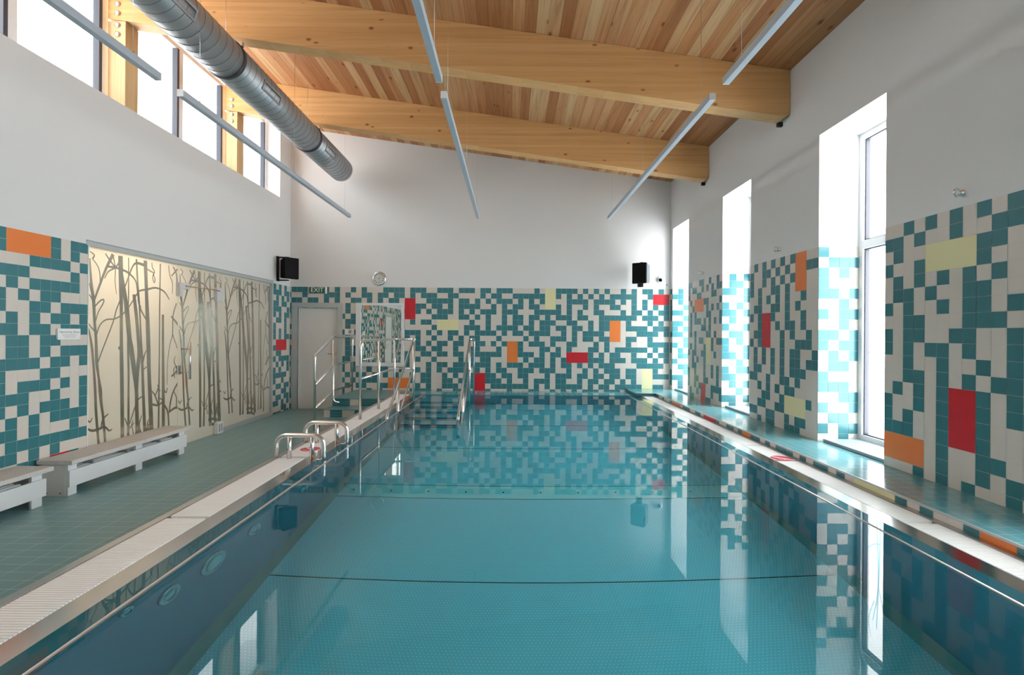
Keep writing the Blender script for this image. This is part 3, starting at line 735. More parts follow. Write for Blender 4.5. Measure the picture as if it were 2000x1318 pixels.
# ledge along the right wall
t = thing('tiled_ledge', 'long raised teal tiled ledge under the right windows with checkered front', 'ledge', (2.75, 4, 0))
mb = MB()
mb.box((2.534, YB + .004, 0), (XR, YF - .004, ZL - .012), GROUT)
mb.box((2.19, YP + .004, 0), (2.534, YF - .004, ZL - .012), TEAL)
mb.box((2.19, YP - .1, .376), (2.534, YP + .004, ZL - .012), TEAL)
obj('body', mb, t)
mb = MB()
mb.box((2.53, YB + .004, ZL - .012), (XR, YF - .004, ZL), LEDGE)
mb.box((2.18, YP - .11, ZL - .012), (2.53, YF - .004, ZL), LEDGE)
obj('top', mb, t)
LF = "OO#..#.#YYYY.#.##.#.###.#.##OO#.##..#RRRR.##..###.OOOO#...#..###"
LF = ".#.YYYY#.##.#OOO.#.#" + LF
mb = MB()
tiles(mb, [LF], (2.532, 2.487 - 20 * .0985, ZL - .014), (0, 1, 0), (0, 0, -1), .0985, .055, (-1, 0, 0), u1=8.67 - 2.487 + 20 * .0985)
obj('front_tiles', mb, t)
mb = MB(); mb.box((2.524, YN, ZL - .012), (2.533, YP - .11, ZL + .002), ALU)
tag_ = obj('edge_profile', mb, t); tag_['label'] = 'pale metal edge strip'

# near platform under the viewpoint
mb = MB()
mb.box((-2.035, YB, 0), (2.53, YN - .02, .36), TEAL, '+z'); mb.box((-2.035, YB, .36), (2.53, YN, .372), STEPT)
struct(obj('trim_2', mb), 'tiled pool surround at the near end', 'surround')

# ------------------------------------------------------------------ pool basin
t = thing('pool_basin', 'stainless steel pool basin with studded blue looking bottom', 'pool', (0.28, 4.7, ZD))
WXL, WXR = -1.555, 2.115
mb = MB()
SEAMS = [1.92, 3.12, 4.33, 4.62, 5.82, 7.02, 8.22]
prev = YN
for y_ in SEAMS + [YP]:
    if abs(y_ - 4.62) < 1e-6:
        prev = y_; continue
    mb.face([(WXL + .06, prev + .005, ZD), (WXR - .06, prev + .005, ZD), (WXR - .06, y_ - .005, ZD), (WXL + .06, y_ - .005, ZD)], POOLF)
    prev = y_
mb.face([(WXL - .1, YN - .1, ZD - .004), (WXR + .1, YN - .1, ZD - .004), (WXR + .1, YP + .1, ZD - .004), (WXL - .1, YP + .1, ZD - .004)], DARK)
obj('floor_plates', mb, t)
mb = MB()
mb.box((WXL + .06, 4.336, ZD - .003), (WXR - .06, 4.614, ZD + .004), CHANNEL)
for k in range(11):
    x_ = WXL + .16 + k * .335
    mb.lathe([(.009, 0), (.009, .004), (.006, .006)], (x_, 4.475, ZD + .003), (0, 0, 1), DARK, 12)
o_ = obj('floor_channel', mb, t); o_['label'] = 'plain steel cover strip with a row of small screws'
mb = MB()
mb.face([(WXL, YN, ZD + .06), (WXL, YP, ZD + .06), (WXL, YP, WL - .03), (WXL, YN, WL - .03)], POOLW)
mb.face([(WXL, YN, ZD + .06), (WXL, YP, ZD + .06), (WXL + .06, YP, ZD), (WXL + .06, YN, ZD)], POOLC)
obj('side_wall', mb, t)
mb = MB()
mb.face([(WXR, YN, ZD + .06), (WXR, YP, ZD + .06), (WXR, YP, WL - .03), (WXR, YN, WL - .03)], POOLW)
mb.face([(WXR, YN, ZD + .06), (WXR, YP, ZD + .06), (WXR - .06, YP, ZD), (WXR - .06, YN, ZD)], POOLC)
obj('side_wall', mb, t)
mb = MB()
mb.face([(WXL - .2, YP, ZD - .004), (WXR + .2, YP, ZD - .004), (WXR + .2, YP, .36), (WXL - .2, YP, .36)], POOLW)
obj('end_wall', mb, t)
mb = MB()
mb.face([(WXL - .2, YN, ZD - .004), (WXR + .2, YN, ZD - .004), (WXR + .2, YN, .36), (WXL - .2, YN, .36)], POOLW)
obj('end_wall', mb, t)
# overflow lips: dry slope, wet slope, finger grip bar
def lip(xs, xw, xl, xwall):
    mb = MB()
    P_ = [(xs, .367), (xw, WL), (xl, WL - .045), (xl, WL - .055), (xwall, WL - .065)]
    for i_, ((a, za), (b, zb)) in enumerate(zip(P_, P_[1:])):
        mb.face([(a, YN, za), (a, YP, za), (b, YP, zb), (b, YN, zb)], LIPST if i_ == 0 else POOLW)
    obj('overflow_lip', mb, t)
    mb = MB(); mb.tube([(xl, YN, WL - .009), (xl, YP, WL - .009)], .013, GRIPM, 12)
    obj('grip_bar', mb, t)
lip(-1.755, -1.650, -1.535, WXL)
lip(2.300, 2.195, 2.092, WXR)
# rim bodies and outer rails
for xa, xb, xc, xd in ((-2.035, -1.99, -1.985, -1.757), (2.53, 2.487, 2.482, 2.302)):
    s_ = 1 if xa < 0 else -1
    mb = MB()
    mb.box((xa, YN, 0), (xa + s_ * .012, YP, .36), STEEL)
    mb.box((xa, YN, .352), (xb, YP, .374), STEEL)
    obj('outer_rail', mb, t)
    mb = MB()
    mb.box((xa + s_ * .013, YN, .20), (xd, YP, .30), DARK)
    mb.box((xd, YN, .20), (xd + s_ * .004, YP, .364), STEEL)
    obj('overflow_gutter', mb, t)
# steps under water
for i in range(5):
    mb = MB()
    zt = WL - .17 * (i + 1); yf = 8.02 - .30 * i
    mb.box((-1.50, yf, zt - .03), (-.70, yf + (.76 if i == 0 else .30), zt), POOLF)
    mb.box((-1.50, yf, zt - .17), (-.70, yf + .012, zt - .03), POOLW)
    mb.box((-1.50, yf - .004, zt - .028), (-.70, yf + .035, zt + .003), DARK)
    obj('step', mb, t)

# water
mb = MB()
mb.face([(-1.653, YN + .002, WL), (2.198, YN + .002, WL), (2.198, YP - .002, WL), (-1.653, YP - .002, WL)], WATER)
w = obj('pool_water', mb, None, (0.28, 4.7, WL))
if w.data.polygons[0].normal.z < 0: w.data.flip_normals()
tag(w, 'still clear turquoise water filling the pool', 'water', kind='stuff')

# overflow gratings: cross slats
def grating(name_x, xa, xb, label):
    mb = MB(); y_ = YN + .01; k = 0
    while y_ < YP - .03:
        skip = any(abs(y_ - s_) < .012 for s_ in (1.5, 2.9, 4.31, 4.90, 6.2, 7.07, 8.0))
        if not skip:
            mb.box((xa, y_, .352), (xb, y_ + .0140, .369), GRATE)
        y_ += .0172; k += 1
    for x_ in (xa + .03, (xa + xb) / 2, xb - .03):
        mb.box((x_ - .008, YN + .01, .335), (x_ + .008, YP - .03, .356), GRATE)
    o = obj('overflow_grating', mb, None, ((xa + xb) / 2, 4.7, .352))
    tag(o, label, 'grating', 'white overflow gratings along the pool')
    return o
grating('l', -1.985, -1.760, 'white slatted overflow grating on the left rim, beside the deck and steel grab rails')
grating('r', 2.305, 2.482, 'white slatted overflow grating on the right rim, below the tiled ledge')

# no diving pictograms
def picto(cx, cy, label):
    z_ = .3700; nseg = 40
    def ring_(mb, r0, r1, z, m_):
        for k in range(nseg):
            a, b = 2 * math.pi * k / nseg, 2 * math.pi * (k + 1) / nseg
            mb.face([(cx + r0 * math.cos(a), cy + r0 * math.sin(a), z), (cx + r1 * math.cos(a), cy + r1 * math.sin(a), z),
                     (cx + r1 * math.cos(b), cy + r1 * math.sin(b), z), (cx + r0 * math.cos(b), cy + r0 * math.sin(b), z)], m_)
    mb = MB(); ring_(mb, .0005, .088, z_, PICTO)
    root = obj('no_diving_sign', mb, None, (cx, cy, .370))
    tag(root, label, 'sign', 'red no diving pictograms on the gratings')
    mb = MB()
    for k in range(14):
        a, b = 2 * math.pi * k / 14, 2 * math.pi * (k + 1) / 14
        mb.face([(cx + .018, cy - .024, z_ + .0004), (cx + .018 + .013 * math.cos(a), cy - .024 + .013 * math.sin(a), z_ + .0004), (cx + .018 + .013 * math.cos(b), cy - .024 + .013 * math.sin(b), z_ + .0004)], GRATE)
    for (x_, y_, x2, y2, w_) in ((.005, -.005, -.045, .040, .008), (.022, -.034, .045, -.052, .005), (-.050, -.040, .010, -.052, .004)):
        d = Vector((x2 - x_, y2 - y_, 0)).normalized(); q = Vector((-d.y, d.x, 0)) * w_
        A, B = Vector((cx + x_, cy + y_, z_ + .0004)), Vector((cx + x2, cy + y2, z_ + .0004))
        mb.face([A - q, B - q, B + q, A + q], GRATE)
    s_ = obj('diver_figure', mb, root); s_['label'] = 'white diving figure'
    mb = MB(); q = Vector((.70, .70, 0)) * .008; A = Vector((cx - .062, cy + .062, z_ + .0008)); B = Vector((cx + .062, cy - .062, z_ + .0008))
    mb.face([A - q, B - q, B + q, A + q], GRATE)
    s_ = obj('slash', mb, root); s_['label'] = 'white diagonal bar'
picto(2.395, 4.40, 'red no diving pictogram printed on the right grating, by the ledge')
picto(-1.845, 4.62, 'red no diving pictogram printed on the left grating, between the two grab rails')

# ------------------------------------------------------------------ handrails
RT = .0185
t = thing('stair_handrail', 'steel handrail with three rails beside the dry tiled steps, left of the pool', 'handrail', (-2.86, 8.0, 0), 'steel handrails of the pool stairs')
xA = -2.865
mb = MB()
mb.tube(fillet([(xA, 7.32, 0.0), (xA, 7.32, 1.10), (xA, 8.08, 1.37), (xA, 9.05, 1.37), (xA, 9.05, .372)], .07), RT, CHROME)
obj('top_rail', mb, t)
mb = MB(); mb.tube(fillet([(xA, 8.08, 1.36), (xA, 8.08, .33), (xA + .10, 8.13, .30)], .07), RT, CHROME); obj('post', mb, t)
for za, zb, zc_ in ((.67, .92, .915), (.325, .505, .49)):
    mb = MB(); mb.tube(fillet([(xA, 7.32, za), (xA, 8.08, zb), (xA, 9.05, zc_)], .03), RT * .85, CHROME); obj('middle_rail', mb, t)

t = thing('stair_handrail', 'steel handrail on the left grating that turns and slopes down into the water', 'handrail', (-1.7, 7.0, .37), 'steel handrails of the pool stairs')
xB, xS = -1.86, -1.555
mb = MB()
mb.tube(fillet([(xB, 6.2, .36), (xB, 6.2, 1.345), (xB, 8.02, 1.345), (xS - .02, 8.03, 1.345)], .09), RT, CHROME)
mb.tube([(xS - .05, 8.03, 1.345), (xS + .03, 8.03, 1.345)], RT, CHROME)
obj('top_rail', mb, t)
for y_ in (7.07, 8.02):
    mb = MB(); mb.tube([(xB, y_, .36), (xB, y_, 1.345)], RT, CHROME); obj('post', mb, t)
mb = MB(); mb.tube(fillet([(xB, 6.2, .873), (xB, 8.02, .873), (xS, 8.03, .873)], .05), RT * .85, CHROME)
obj('middle_rail', mb, t)
def wet_rail(x, t):
    mb = MB(); mb.tube([(x, 8.02, WL - .172), (x, 8.02, 1.345)], RT, CHROME); obj('post', mb, t)
    mb = MB(); mb.tube([(x, 6.93, -.30), (x, 6.93, .70)], RT, CHROME); obj('post', mb, t)
    mb = MB(); mb.tube(fillet([(x, 8.02, 1.335), (x, 6.30, .375), (x, 6.18, .02), (x, 6.30, -.35), (x, 6.30, ZD)], .08), RT, CHROME); obj('sloping_rail', mb, t)
    mb = MB(); mb.tube([(x, 8.02, .86), (x, 7.13, .367), (x, 6.30, -.10)], RT * .85, CHROME); obj('sloping_rail', mb, t)
wet_rail(xS, t)
t = thing('stair_handrail', 'steel handrail standing in the water on the right of the pool stairs', 'handrail', (-.655, 7.6, .37), 'steel handrails of the pool stairs')
xC = -.655
mb = MB(); mb.tube(fillet([(xC, 8.02, 1.345), (xC, 9.0, 1.345), (xC, 9.0, .372)], .06), RT, CHROME); obj('top_rail', mb, t)
mb = MB(); mb.tube([(xC, 8.02, .86), (xC, 9.0, .86)], RT * .85, CHROME); obj('middle_rail', mb, t)
wet_rail(xC, t)

def grab(y, label):
    t = thing('grab_rail', label, 'grab rail', (-1.8, y, .37), 'arched steel grab rails across the left rim')
    mb = MB()
    mb.tube(fillet([(-2.0, y, .372), (-2.0, y, .565), (-1.595, y, .565), (-1.595, y, .345), (-1.68, y, .345)], .085, 8), .020, CHROME, 14)
    obj('arch', mb, t)
    for x_ in (-1.89, -1.695):
        mb = MB(); mb.tube([(x_, y, .355), (x_, y, .565)], .019, CHROME, 14); obj('upright', mb, t)
grab(4.28, 'arched steel grab rail across the left grating, the nearer of the two')
grab(4.89, 'arched steel grab rail across the left grating, behind the other one, nearer the steps')

# ------------------------------------------------------------------ underwater fittings on the left pool wall
def fitting(name, y, z, r, label, lamp=False):
    t = thing(name, label, 'underwater lamp' if lamp else 'water inlet', (WXL, y, z), None if lamp else 'round water inlets in the left pool wall')
    mb = MB(); mb.lathe([(r, 0), (r, .012), (r * .93, .018), (r * .74, .018), (r * .70, .010)], (WXL, y, z), (1, 0, 0), BOLT, 36); obj('ring', mb, t)
    mb = MB()
    if lamp:
        mb.lathe([(r * .66, .012), (r * .5, .020), (r * .2, .026)], (WXL, y, z), (1, 0, 0), SIGNW, 30); obj('lens', mb, t)
    else:
        mb.lathe([(r * .55, .010), (r * .55, .016), (r * .2, .018)], (WXL, y, z), (1, 0, 0), BOLT, 24); obj('nozzle', mb, t)
fitting('underwater_lamp', 2.617, .055, .105, 'round underwater lamp, the largest fitting on the left pool wall', True)
fitting('water_inlet', 3.03, .055, .065, 'small round water inlet just beyond the underwater lamp')
fitting('water_inlet', 2.277, .10, .070, 'round water inlet on the near side of the underwater lamp')
fitting('water_inlet', 2.02, .262, .034, 'tiny round water inlet just under the grip bar, nearest to view')
fitting('water_inlet', 3.757, .055, .060, 'farthest round water inlet on the left pool wall')

# ------------------------------------------------------------------ doors, mirror, signs on the far wall
t = sthing('door_1', 'white flush door in a steel frame, left end of the far wall', 'door', (-3.62, YF, 0))
mb = MB()
yo = YF - .018; yi = YF + .085
OX0, OX1, OZ = -4.10, -3.152, 1.995
IX0, IX1, IZ = -3.985, -3.235, 1.905
mb.poly_prism([(OX0, yo, 0), (IX0, yo, 0), (IX0, yo, IZ), (IX1, yo, IZ), (IX1, yo, 0), (OX1, yo, 0), (OX1, yo, OZ), (OX0, yo, OZ)], (0, .02, 0), ALU)
for p in ([(IX0, 0), (IX0, IZ)], [(IX0, IZ), (IX1, IZ)], [(IX1, IZ), (IX1, 0)]):
    (xa, za), (xb, zb) = p
    mb.face([(xa, yo, za), (xb, yo, zb), (xb, yi, zb), (xa, yi, za)], ALU)
obj('door_frame', mb, t)
mb = MB(); mb.box((IX0, yi - .045, .004), (IX1, yi, IZ), DOORM); leaf = obj('door_leaf', mb, t)
mb = MB()
mb.lathe([(.022, 0), (.022, .008)], (-3.30, yi - .045, 1.04), (0, -1, 0), STEEL, 16)
mb.tube(fillet([(-3.30, yi - .045, 1.04), (-3.30, yi - .10, 1.04), (-3.42, yi - .10, 1.04)], .02), .009, STEEL, 10)
obj('door_handle', mb, leaf)

t = sthing('door_2', 'plain white door in the left wall near the viewpoint', 'door', (XL, 1.82, 0))
mb = MB(); mb.box((XL - .02, 1.34, 0), (XL + .03, 1.42, 2.05), ALU); mb.box((XL - .02, 2.22, 0), (XL + .03, 2.30, 2.05), ALU); mb.box((XL - .02, 1.42, 1.97), (XL + .03, 2.22, 2.05), ALU)
obj('door_frame', mb, t)
mb = MB(); mb.box((XL - .02, 1.42, .004), (XL + .015, 2.22, 1.97), DOORM); leaf = obj('door_leaf', mb, t)
mb = MB(); mb.tube(fillet([(XL + .015, 2.12, 1.04), (XL + .06, 2.12, 1.04), (XL + .06, 2.00, 1.04)], .02), .009, STEEL, 10); obj('door_handle', mb, leaf)

t = thing('wall_mirror', 'square mirror in a pale frame, right of the white door', 'mirror', (-2.42, YF, .81))
mb = MB()
MX0, MX1, MZ0, MZ1 = -2.895, -1.995, .815, 2.0
GX0, GX1, GZ0, GZ1 = -2.81, -2.045, .885, 1.955
for a in ((MX0, MZ0, GX0, MZ1), (GX1, MZ0, MX1, MZ1), (GX0, MZ0, GX1, GZ0), (GX0, GZ1, GX1, MZ1)):
    mb.box((a[0], YF - .035, a[1]), (a[2], YF - .002, a[3]), FRAMEW)
obj('frame', mb, t)
mb = MB(); mb.box((GX0, YF - .012, GZ0), (GX1, YF - .004, GZ1), MIRROR); obj('mirror_glass', mb, t)

t = thing('exit_sign', 'green exit sign with white capitals above the door', 'sign', (-3.62, YF, 2.17))
mb = MB(); mb.rbox((-3.772, YF - .03, 2.168), (-3.445, YF - .002, 2.292), WHITEP, .003); obj('housing', mb, t)
mb = MB(); mb.box((-3.768, YF - .034, 2.172), (-3.475, YF - .030, 2.288), GREEN); o_ = obj('panel', mb, t)
mb = MB(); text_mesh(mb, 'EXIT', .118, (-3.622, YF - .0342, 2.231), (1, 0, 0), (0, 0, 1), (0, -1, 0), SIGNW); obj('lettering', mb, o_)

t = thing('prohibition_sign', 'small white sign with round crossed pictogram beside the door', 'sign', (-3.02, YF, 1.40))
mb = MB(); mb.rbox((-3.11, YF - .006, 1.405), (-2.935, YF - .0016, 1.512), SIGNW, .002); obj('plate', mb, t)
mb = MB()
cx, cz = -3.005, 1.459
for k in range(28):
    a, b = 2 * math.pi * k / 28, 2 * math.pi * (k + 1) / 28
    mb.face([(cx + .030 * math.cos(a), YF - .0065, cz + .030 * math.sin(a)), (cx + .037 * math.cos(a), YF - .0065, cz + .037 * math.sin(a)),
             (cx + .037 * math.cos(b), YF - .0065, cz + .037 * math.sin(b)), (cx + .030 * math.cos(b), YF - .0065, cz + .030 * math.sin(b))], INKB)
for (xa, za, xb, zb, w_) in ((-.022, -.022, .022, .022, .0028), (-.004, -.022, -.004, .016, .009), (-.012, -.002, .010, -.002, .005)):
    d = Vector((xb - xa, 0, zb - za)).normalized(); q = Vector((-d.z, 0, d.x)) * w_
    A, B = Vector((cx + xa, YF - .0066, cz + za)), Vector((cx + xb, YF - .0066, cz + zb))
    mb.face([A - q, B - q, B + q, A + q], INKB)
obj('pictogram', mb, t)

t = thing('wall_clock', 'round chrome wall clock with pale face above the mirror', 'clock', (-2.470, YF, 2.32))
cx, cz = -2.470, 2.458
mb = MB(); mb.lathe([(.132, .002), (.137, .012), (.130, .030), (.112, .042), (.104, .040), (.102, .024)], (cx, YF, cz), (0, -1, 0), CHROME, 44); obj('case', mb, t)
mb = MB(); mb.lathe([(.103, .010), (.103, .026)], (cx, YF, cz), (0, -1, 0), CLOCKF, 40); obj('face', mb, t)
for k in range(12):
    mb = MB()
    a = 2 * math.pi * k / 12; u = Vector((math.sin(a), 0, math.cos(a))); q = Vector((u.z, 0, -u.x)) * .0075
    A = Vector((cx, YF - .0268, cz)) + u * .074; B = Vector((cx, YF - .0268, cz)) + u * .092
    mb.face([A - q, B - q, B + q, A + q], INKB)
    obj('hour_mark', mb, t)
mb = MB()
for a, ln, w_ in ((math.radians(45), .045, .005), (math.radians(172), .070, .0035)):
    u = Vector((math.sin(a), 0, math.cos(a))); q = Vector((u.z, 0, -u.x)) * w_
    A = Vector((cx, YF - .029, cz)) - u * .010; B = Vector((cx, YF - .029, cz)) + u * ln
    mb.face([A - q, B - q, B + q, A + q], GREYP)
mb.lathe([(.008, .027), (.008, .030)], (cx, YF, cz), (0, -1, 0), INKB, 12)
obj('hands', mb, t)

def speaker(cx, cy, cz, ang, wall, label):
    t = thing('loudspeaker', label, 'loudspeaker', (cx, cy, cz - .19), 'black wall loudspeakers')
    M = Matrix.Translation((cx, cy, cz)) @ Matrix.Rotation(ang, 4, 'Z')
    mb = MB()   # cabinet: tapered to the back, front towards -y
    w_, h_, d_ = .135, .19, .115
    F_ = [(-w_, -d_, -h_), (w_, -d_, -h_), (w_, -d_, h_), (-w_, -d_, h_)]
    tp = .62 if wall == 'L' else .9
    B_ = [(-w_ * tp, d_, -h_ * .86), (w_ * tp, d_, -h_ * .86), (w_ * tp, d_, h_ * .86), (-w_ * tp, d_, h_ * .86)]
    bm = bmesh.new(); vs = [bm.verts.new(p) for p in F_ + B_]
    for q in ((0, 1, 2, 3), (7, 6, 5, 4), (0, 4, 5, 1), (1, 5, 6, 2), (2, 6, 7, 3), (3, 7, 4, 0)): bm.faces.new([vs[i] for i in q])
    bmesh.ops.bevel(bm, geom=list(bm.edges), offset=.012, segments=3, affect='EDGES')
    mb.add_bm(bm, BLACK if wall == 'L' else GREYD, M); obj('cabinet', mb, t)
    mb = MB(); mb.rbox((-w_ + .004, -d_ - .018, -h_ + .004), (w_ - .004, -d_ + .004, h_ - .004), BLACK, .010, M); obj('grille', mb, t)
    mb = MB()   # U bracket
    e = Vector((XL, cy, cz)) if wall == 'L' else Vector((cx + .05, YF, cz))
    for s_ in (-1, 1):
        c = M @ Vector((0, .02, s_ * (h_ + .012)))
        mb.tube([c, (e.x, e.y, c.z)], .012, BLACK, 8)
        mb.lathe([(.030, 0), (.030, .016)], c - Vector((0, 0, .008)), (0, 0, 1), BLACK, 16)
    if wall == 'L': mb.box((XL, cy - .05, cz - h_ - .03), (XL + .008, cy + .05, cz + h_ + .03), BLACK)
    else: mb.box((e.x - .05, YF - .008, cz - h_ - .03), (e.x + .05, YF - .001, cz + h_ + .03), BLACK)
    obj('bracket', mb, t)
speaker(-3.955, 8.86, 2.567, math.radians(52), 'L', 'black loudspeaker on the left wall, above the frosted glass corner')
speaker(2.385, 9.12, 2.555, math.radians(-33), 'F', 'black loudspeaker with grey side on the far wall, right end')

t = thing('security_camera', 'small white dome spotlight with dark lens in the far right corner', 'security camera', (2.80, YF, 2.47))
mb = MB(); mb.lathe([(.070, .001), (.070, .014), (.058, .020)], (2.81, YF, 2.475), (0, -1, 0), WHITEP, 28); obj('base_plate', mb, t)
mb = MB(); mb.lathe([(.040, -.045), (.046, -.02), (.046, .035), (.038, .055)], (2.80, YF - .075, 2.475), (-.45, -.75, -.35), WHITEP, 24); obj('head', mb, t)
mb = MB(); mb.lathe([(.034, .050), (.032, .062), (.018, .066)], (2.80, YF - .075, 2.475), (-.45, -.75, -.35), BLACK, 20); obj('lens', mb, t)
mb = MB(); mb.rbox((2.915, YF - .012, 2.368), (2.945, YF - .001, 2.392), GREYP, .003)
tag(obj('cable_clip', mb, None, (2.93, YF, 2.38)), 'tiny grey clip on the white wall below the dome spotlight', 'clip')

def ring(y, label):
    z_ = 2.408
    t = thing('wall_ring', label, 'ring hook', (XR, y, z_), 'steel eye rings above the pier tiling')
    mb = MB(); mb.lathe([(.022, .001), (.022, .006), (.014, .010), (.009, .010), (.009, .022)], (XR, y, z_), (-1, 0, 0), CHROME, 20); obj('base_plate', mb, t)
    mb = MB(); pts = [(XR - .047 + .026 * math.cos(a * math.pi / 12), y - .010 + .010 * math.cos(a * math.pi / 12), z_ + .026 * math.sin(a * math.pi / 12)) for a in range(24)]
    mb.tube(pts, .0068, CHROME, 10, closed=True); obj('eye', mb, t)
ring(3.32, 'small steel eye ring above the nearest pier of tiles')
ring(5.57, 'small steel eye ring on the pier between the first and second windows')
ring(7.77, 'small steel eye ring on the farthest right pier')

# ------------------------------------------------------------------ windows
wi = [0]
def window(label, base):
    wi[0] += 1
    return sthing('window_%d' % wi[0], label, 'window', base)
# right niches: tall window with transom, clear above, printed below
def strip(mb, pts, plane, material, lo, hi):
    """ribbon of varying width in the y-z plane at x=plane, clipped to lo..hi in y"""
    P_ = [Vector((p[0], p[1])) for p in pts]
    L, Rr = [], []
    for i, p in enumerate(P_):
        a, b = P_[max(i - 1, 0)], P_[min(i + 1, len(P_) - 1)]
        d = (b - a).normalized(); q = Vector((-d.y, d.x)) * (pts[i][2] / 2)
        L.append(p + q); Rr.append(p - q)
    for i in range(len(P_) - 1):
        poly = [L[i], L[i + 1], Rr[i + 1], Rr[i]]
        for bound, sg in ((lo, 1), (hi, -1)):
            out = []
            for k in range(len(poly)):
                a, b = poly[k], poly[(k + 1) % len(poly)]
                ia, ib = (a.x - bound) * sg >= 0, (b.x - bound) * sg >= 0
                if ia: out.append(a)
                if ia != ib:
                    f = (bound - a.x) / (b.x - a.x); out.append(a + (b - a) * f)
            poly = out
            if len(poly) < 3: break
        if len(poly) >= 3: mb.face([(plane, p.x, p.y) for p in poly], material)
def smooth(pts, k=3):
    """Catmull-Rom through the points"""
    out = []
    for i in range(len(pts) - 1):
        p0, p1, p2, p3 = pts[max(i - 1, 0)], pts[i], pts[i + 1], pts[min(i + 2, len(pts) - 1)]
        for s_ in range(k):
            u = s_ / k
            out.append(tuple(0.5 * ((2 * b) + (-a + c) * u + (2 * a - 5 * b + 4 * c - d) * u * u + (-a + 3 * b - 3 * c + d) * u ** 3) for a, b, c, d in zip(p0, p1, p2, p3)))
    out.append(pts[-1])
    return out
WT = [  # blue tree print of a niche window: (distance from the far jamb, height, width)
 [(.13, .70, .018), (.15, 1.1, .018), (.17, 1.6, .016), (.10, 1.95, .012)], [(.20, .68, .016), (.19, 1.1, .018), (.17, 1.6, .018), (.15, 2.0, .014)],
 [(.06, .70, .014), (.08, .95, .014), (.03, 1.15, .012)], [(.17, 1.6, .012), (.25, 1.85, .012), (.27, 2.1, .010)], [(.02, 1.3, .012), (.12, 1.22, .014), (.19, 1.2, .012)],
 [(.12, 1.75, .010), (.05, 1.95, .010), (.08, 2.12, .008)], [(.30, .68, .016), (.33, 1.2, .016), (.36, 1.8, .016), (.33, 2.15, .012)], [(.36, 1.5, .012), (.46, 1.75, .010), (.50, 2.05, .010)],
 [(.48, .68, .018), (.50, 1.3, .018), (.47, 2.2, .014)], [(.08, .95, .010), (.14, 1.05, .010)], [(.58, .7, .016), (.60, 1.4, .016), (.58, 2.2, .012)]]
for ya, yb, lab in ((4.00, 4.867, 'nearest tall window in the right wall, behind the big tiled pier'), (6.25, 7.08, 'middle tall window niche of the right wall'), (8.43, YR, 'tall window niche in the far right corner'),
                    (1.57, 2.45, 'tall window beside the viewpoint in the right wall'), (-.86, .02, 'tall window behind the viewpoint in the right wall')):
    t = window(lab, (XN, (ya + yb) / 2, ZL))
    z0, zm0, zm1, z1 = ZL + .02, 2.29, 2.37, ZNT - .002
    def frame_ring(ya, yb, za, zb, w_, x0, x1, m_, nm, par, ybot=None):
        mb = MB()
        mb.box((x0, ya, za), (x1, ya + w_, zb), m_); mb.box((x0, yb - w_, za), (x1, yb, zb), m_)
        mb.box((x0, ya + w_, za), (x1, yb - w_, za + w_), m_); mb.box((x0, ya + w_, zb - w_), (x1, yb - w_, zb), m_)
        return obj(nm, mb, par)
    frame_ring(ya, yb, z0, z1, .055, XN, XN + .08, FRAMEW, 'window_frame', t)
    mb = MB(); mb.box((XN, ya + .055, zm0), (XN + .08, yb - .055, zm1), FRAMEW); obj('transom', mb, t)
    for za, zb in ((z0 + .055, zm0), (zm1, z1 - .055)):
        frame_ring(ya + .055, yb - .055, za, zb, .012, XN + .02, XN + .06, GASKET, 'gasket', t)
        mb = MB(); mb.face([(XN + .04, ya + .06, za + .005), (XN + .04, yb - .06, za + .005), (XN + .04, yb - .06, zb - .005), (XN + .04, ya + .06, zb - .005)], GLASS)
        pane = obj('pane', mb, t)
        if za < 1:
            mb = MB()
            for s_ in WT:
                strip(mb, smooth([(yb - .07 - d, h, w_) for d, h, w_ in s_]), XN + .036, PRINTC, ya + .07, yb - .07)
            p_ = obj('tree_print', mb, pane); p_['label'] = 'pale blue bare tree print'
    mb = MB(); mb.rbox((XR + .035, ya + .02, ZL), (XN + .02, yb - .03, ZL + .028), SILLM, .004)
    obj('window_sill', mb, t)

# clerestory windows of the left wall
ED = [-1.95, -.98, .12, 1.22, 2.24, 3.24, 4.36, 5.36, 6.60, 7.585, 8.90]
NM = ['behind the viewpoint, last', 'behind the viewpoint', 'above the viewpoint', 'past the viewpoint', 'out of view on the left', 'just out of view on the left',
      'at the left edge of view', 'right of the first timber post', 'behind the hanging lamp end', 'at the far end, past the second timber post']
for i in range(10):
    ya, yb = ED[i], ED[i + 1]
    t = window('clerestory window high in the left wall, ' + NM[i], (-4.42, (ya + yb) / 2, SILL))
    mb = MB(); x0, x1 = -4.46, -4.40
    ztp = 5.22
    mb.box((x0, ya, SILL), (x1, ya + .075, ztp), FRAMEW); mb.box((x0, yb - .02, SILL), (x1, yb, ztp), FRAMEW)
    mb.box((x0, ya + .075, SILL), (x1, yb - .02, SILL + .05), FRAMEW); mb.box((x0, ya + .075, ztp - .06), (x1, yb - .02, ztp), FRAMEW)
    obj('window_frame', mb, t)
    mb = MB(); mb.box((x0 + .005, yb - .06, SILL + .05), (x1 + .012, yb - .02, ztp - .06), GASKET); obj('gasket', mb, t)
    mb = MB(); mb.face([(-4.43, ya + .07, SILL + .045), (-4.43, yb - .06, SILL + .045), (-4.43, yb - .06, ztp - .05), (-4.43, ya + .07, ztp - .05)], GLASS)
    obj('pane', mb, t)

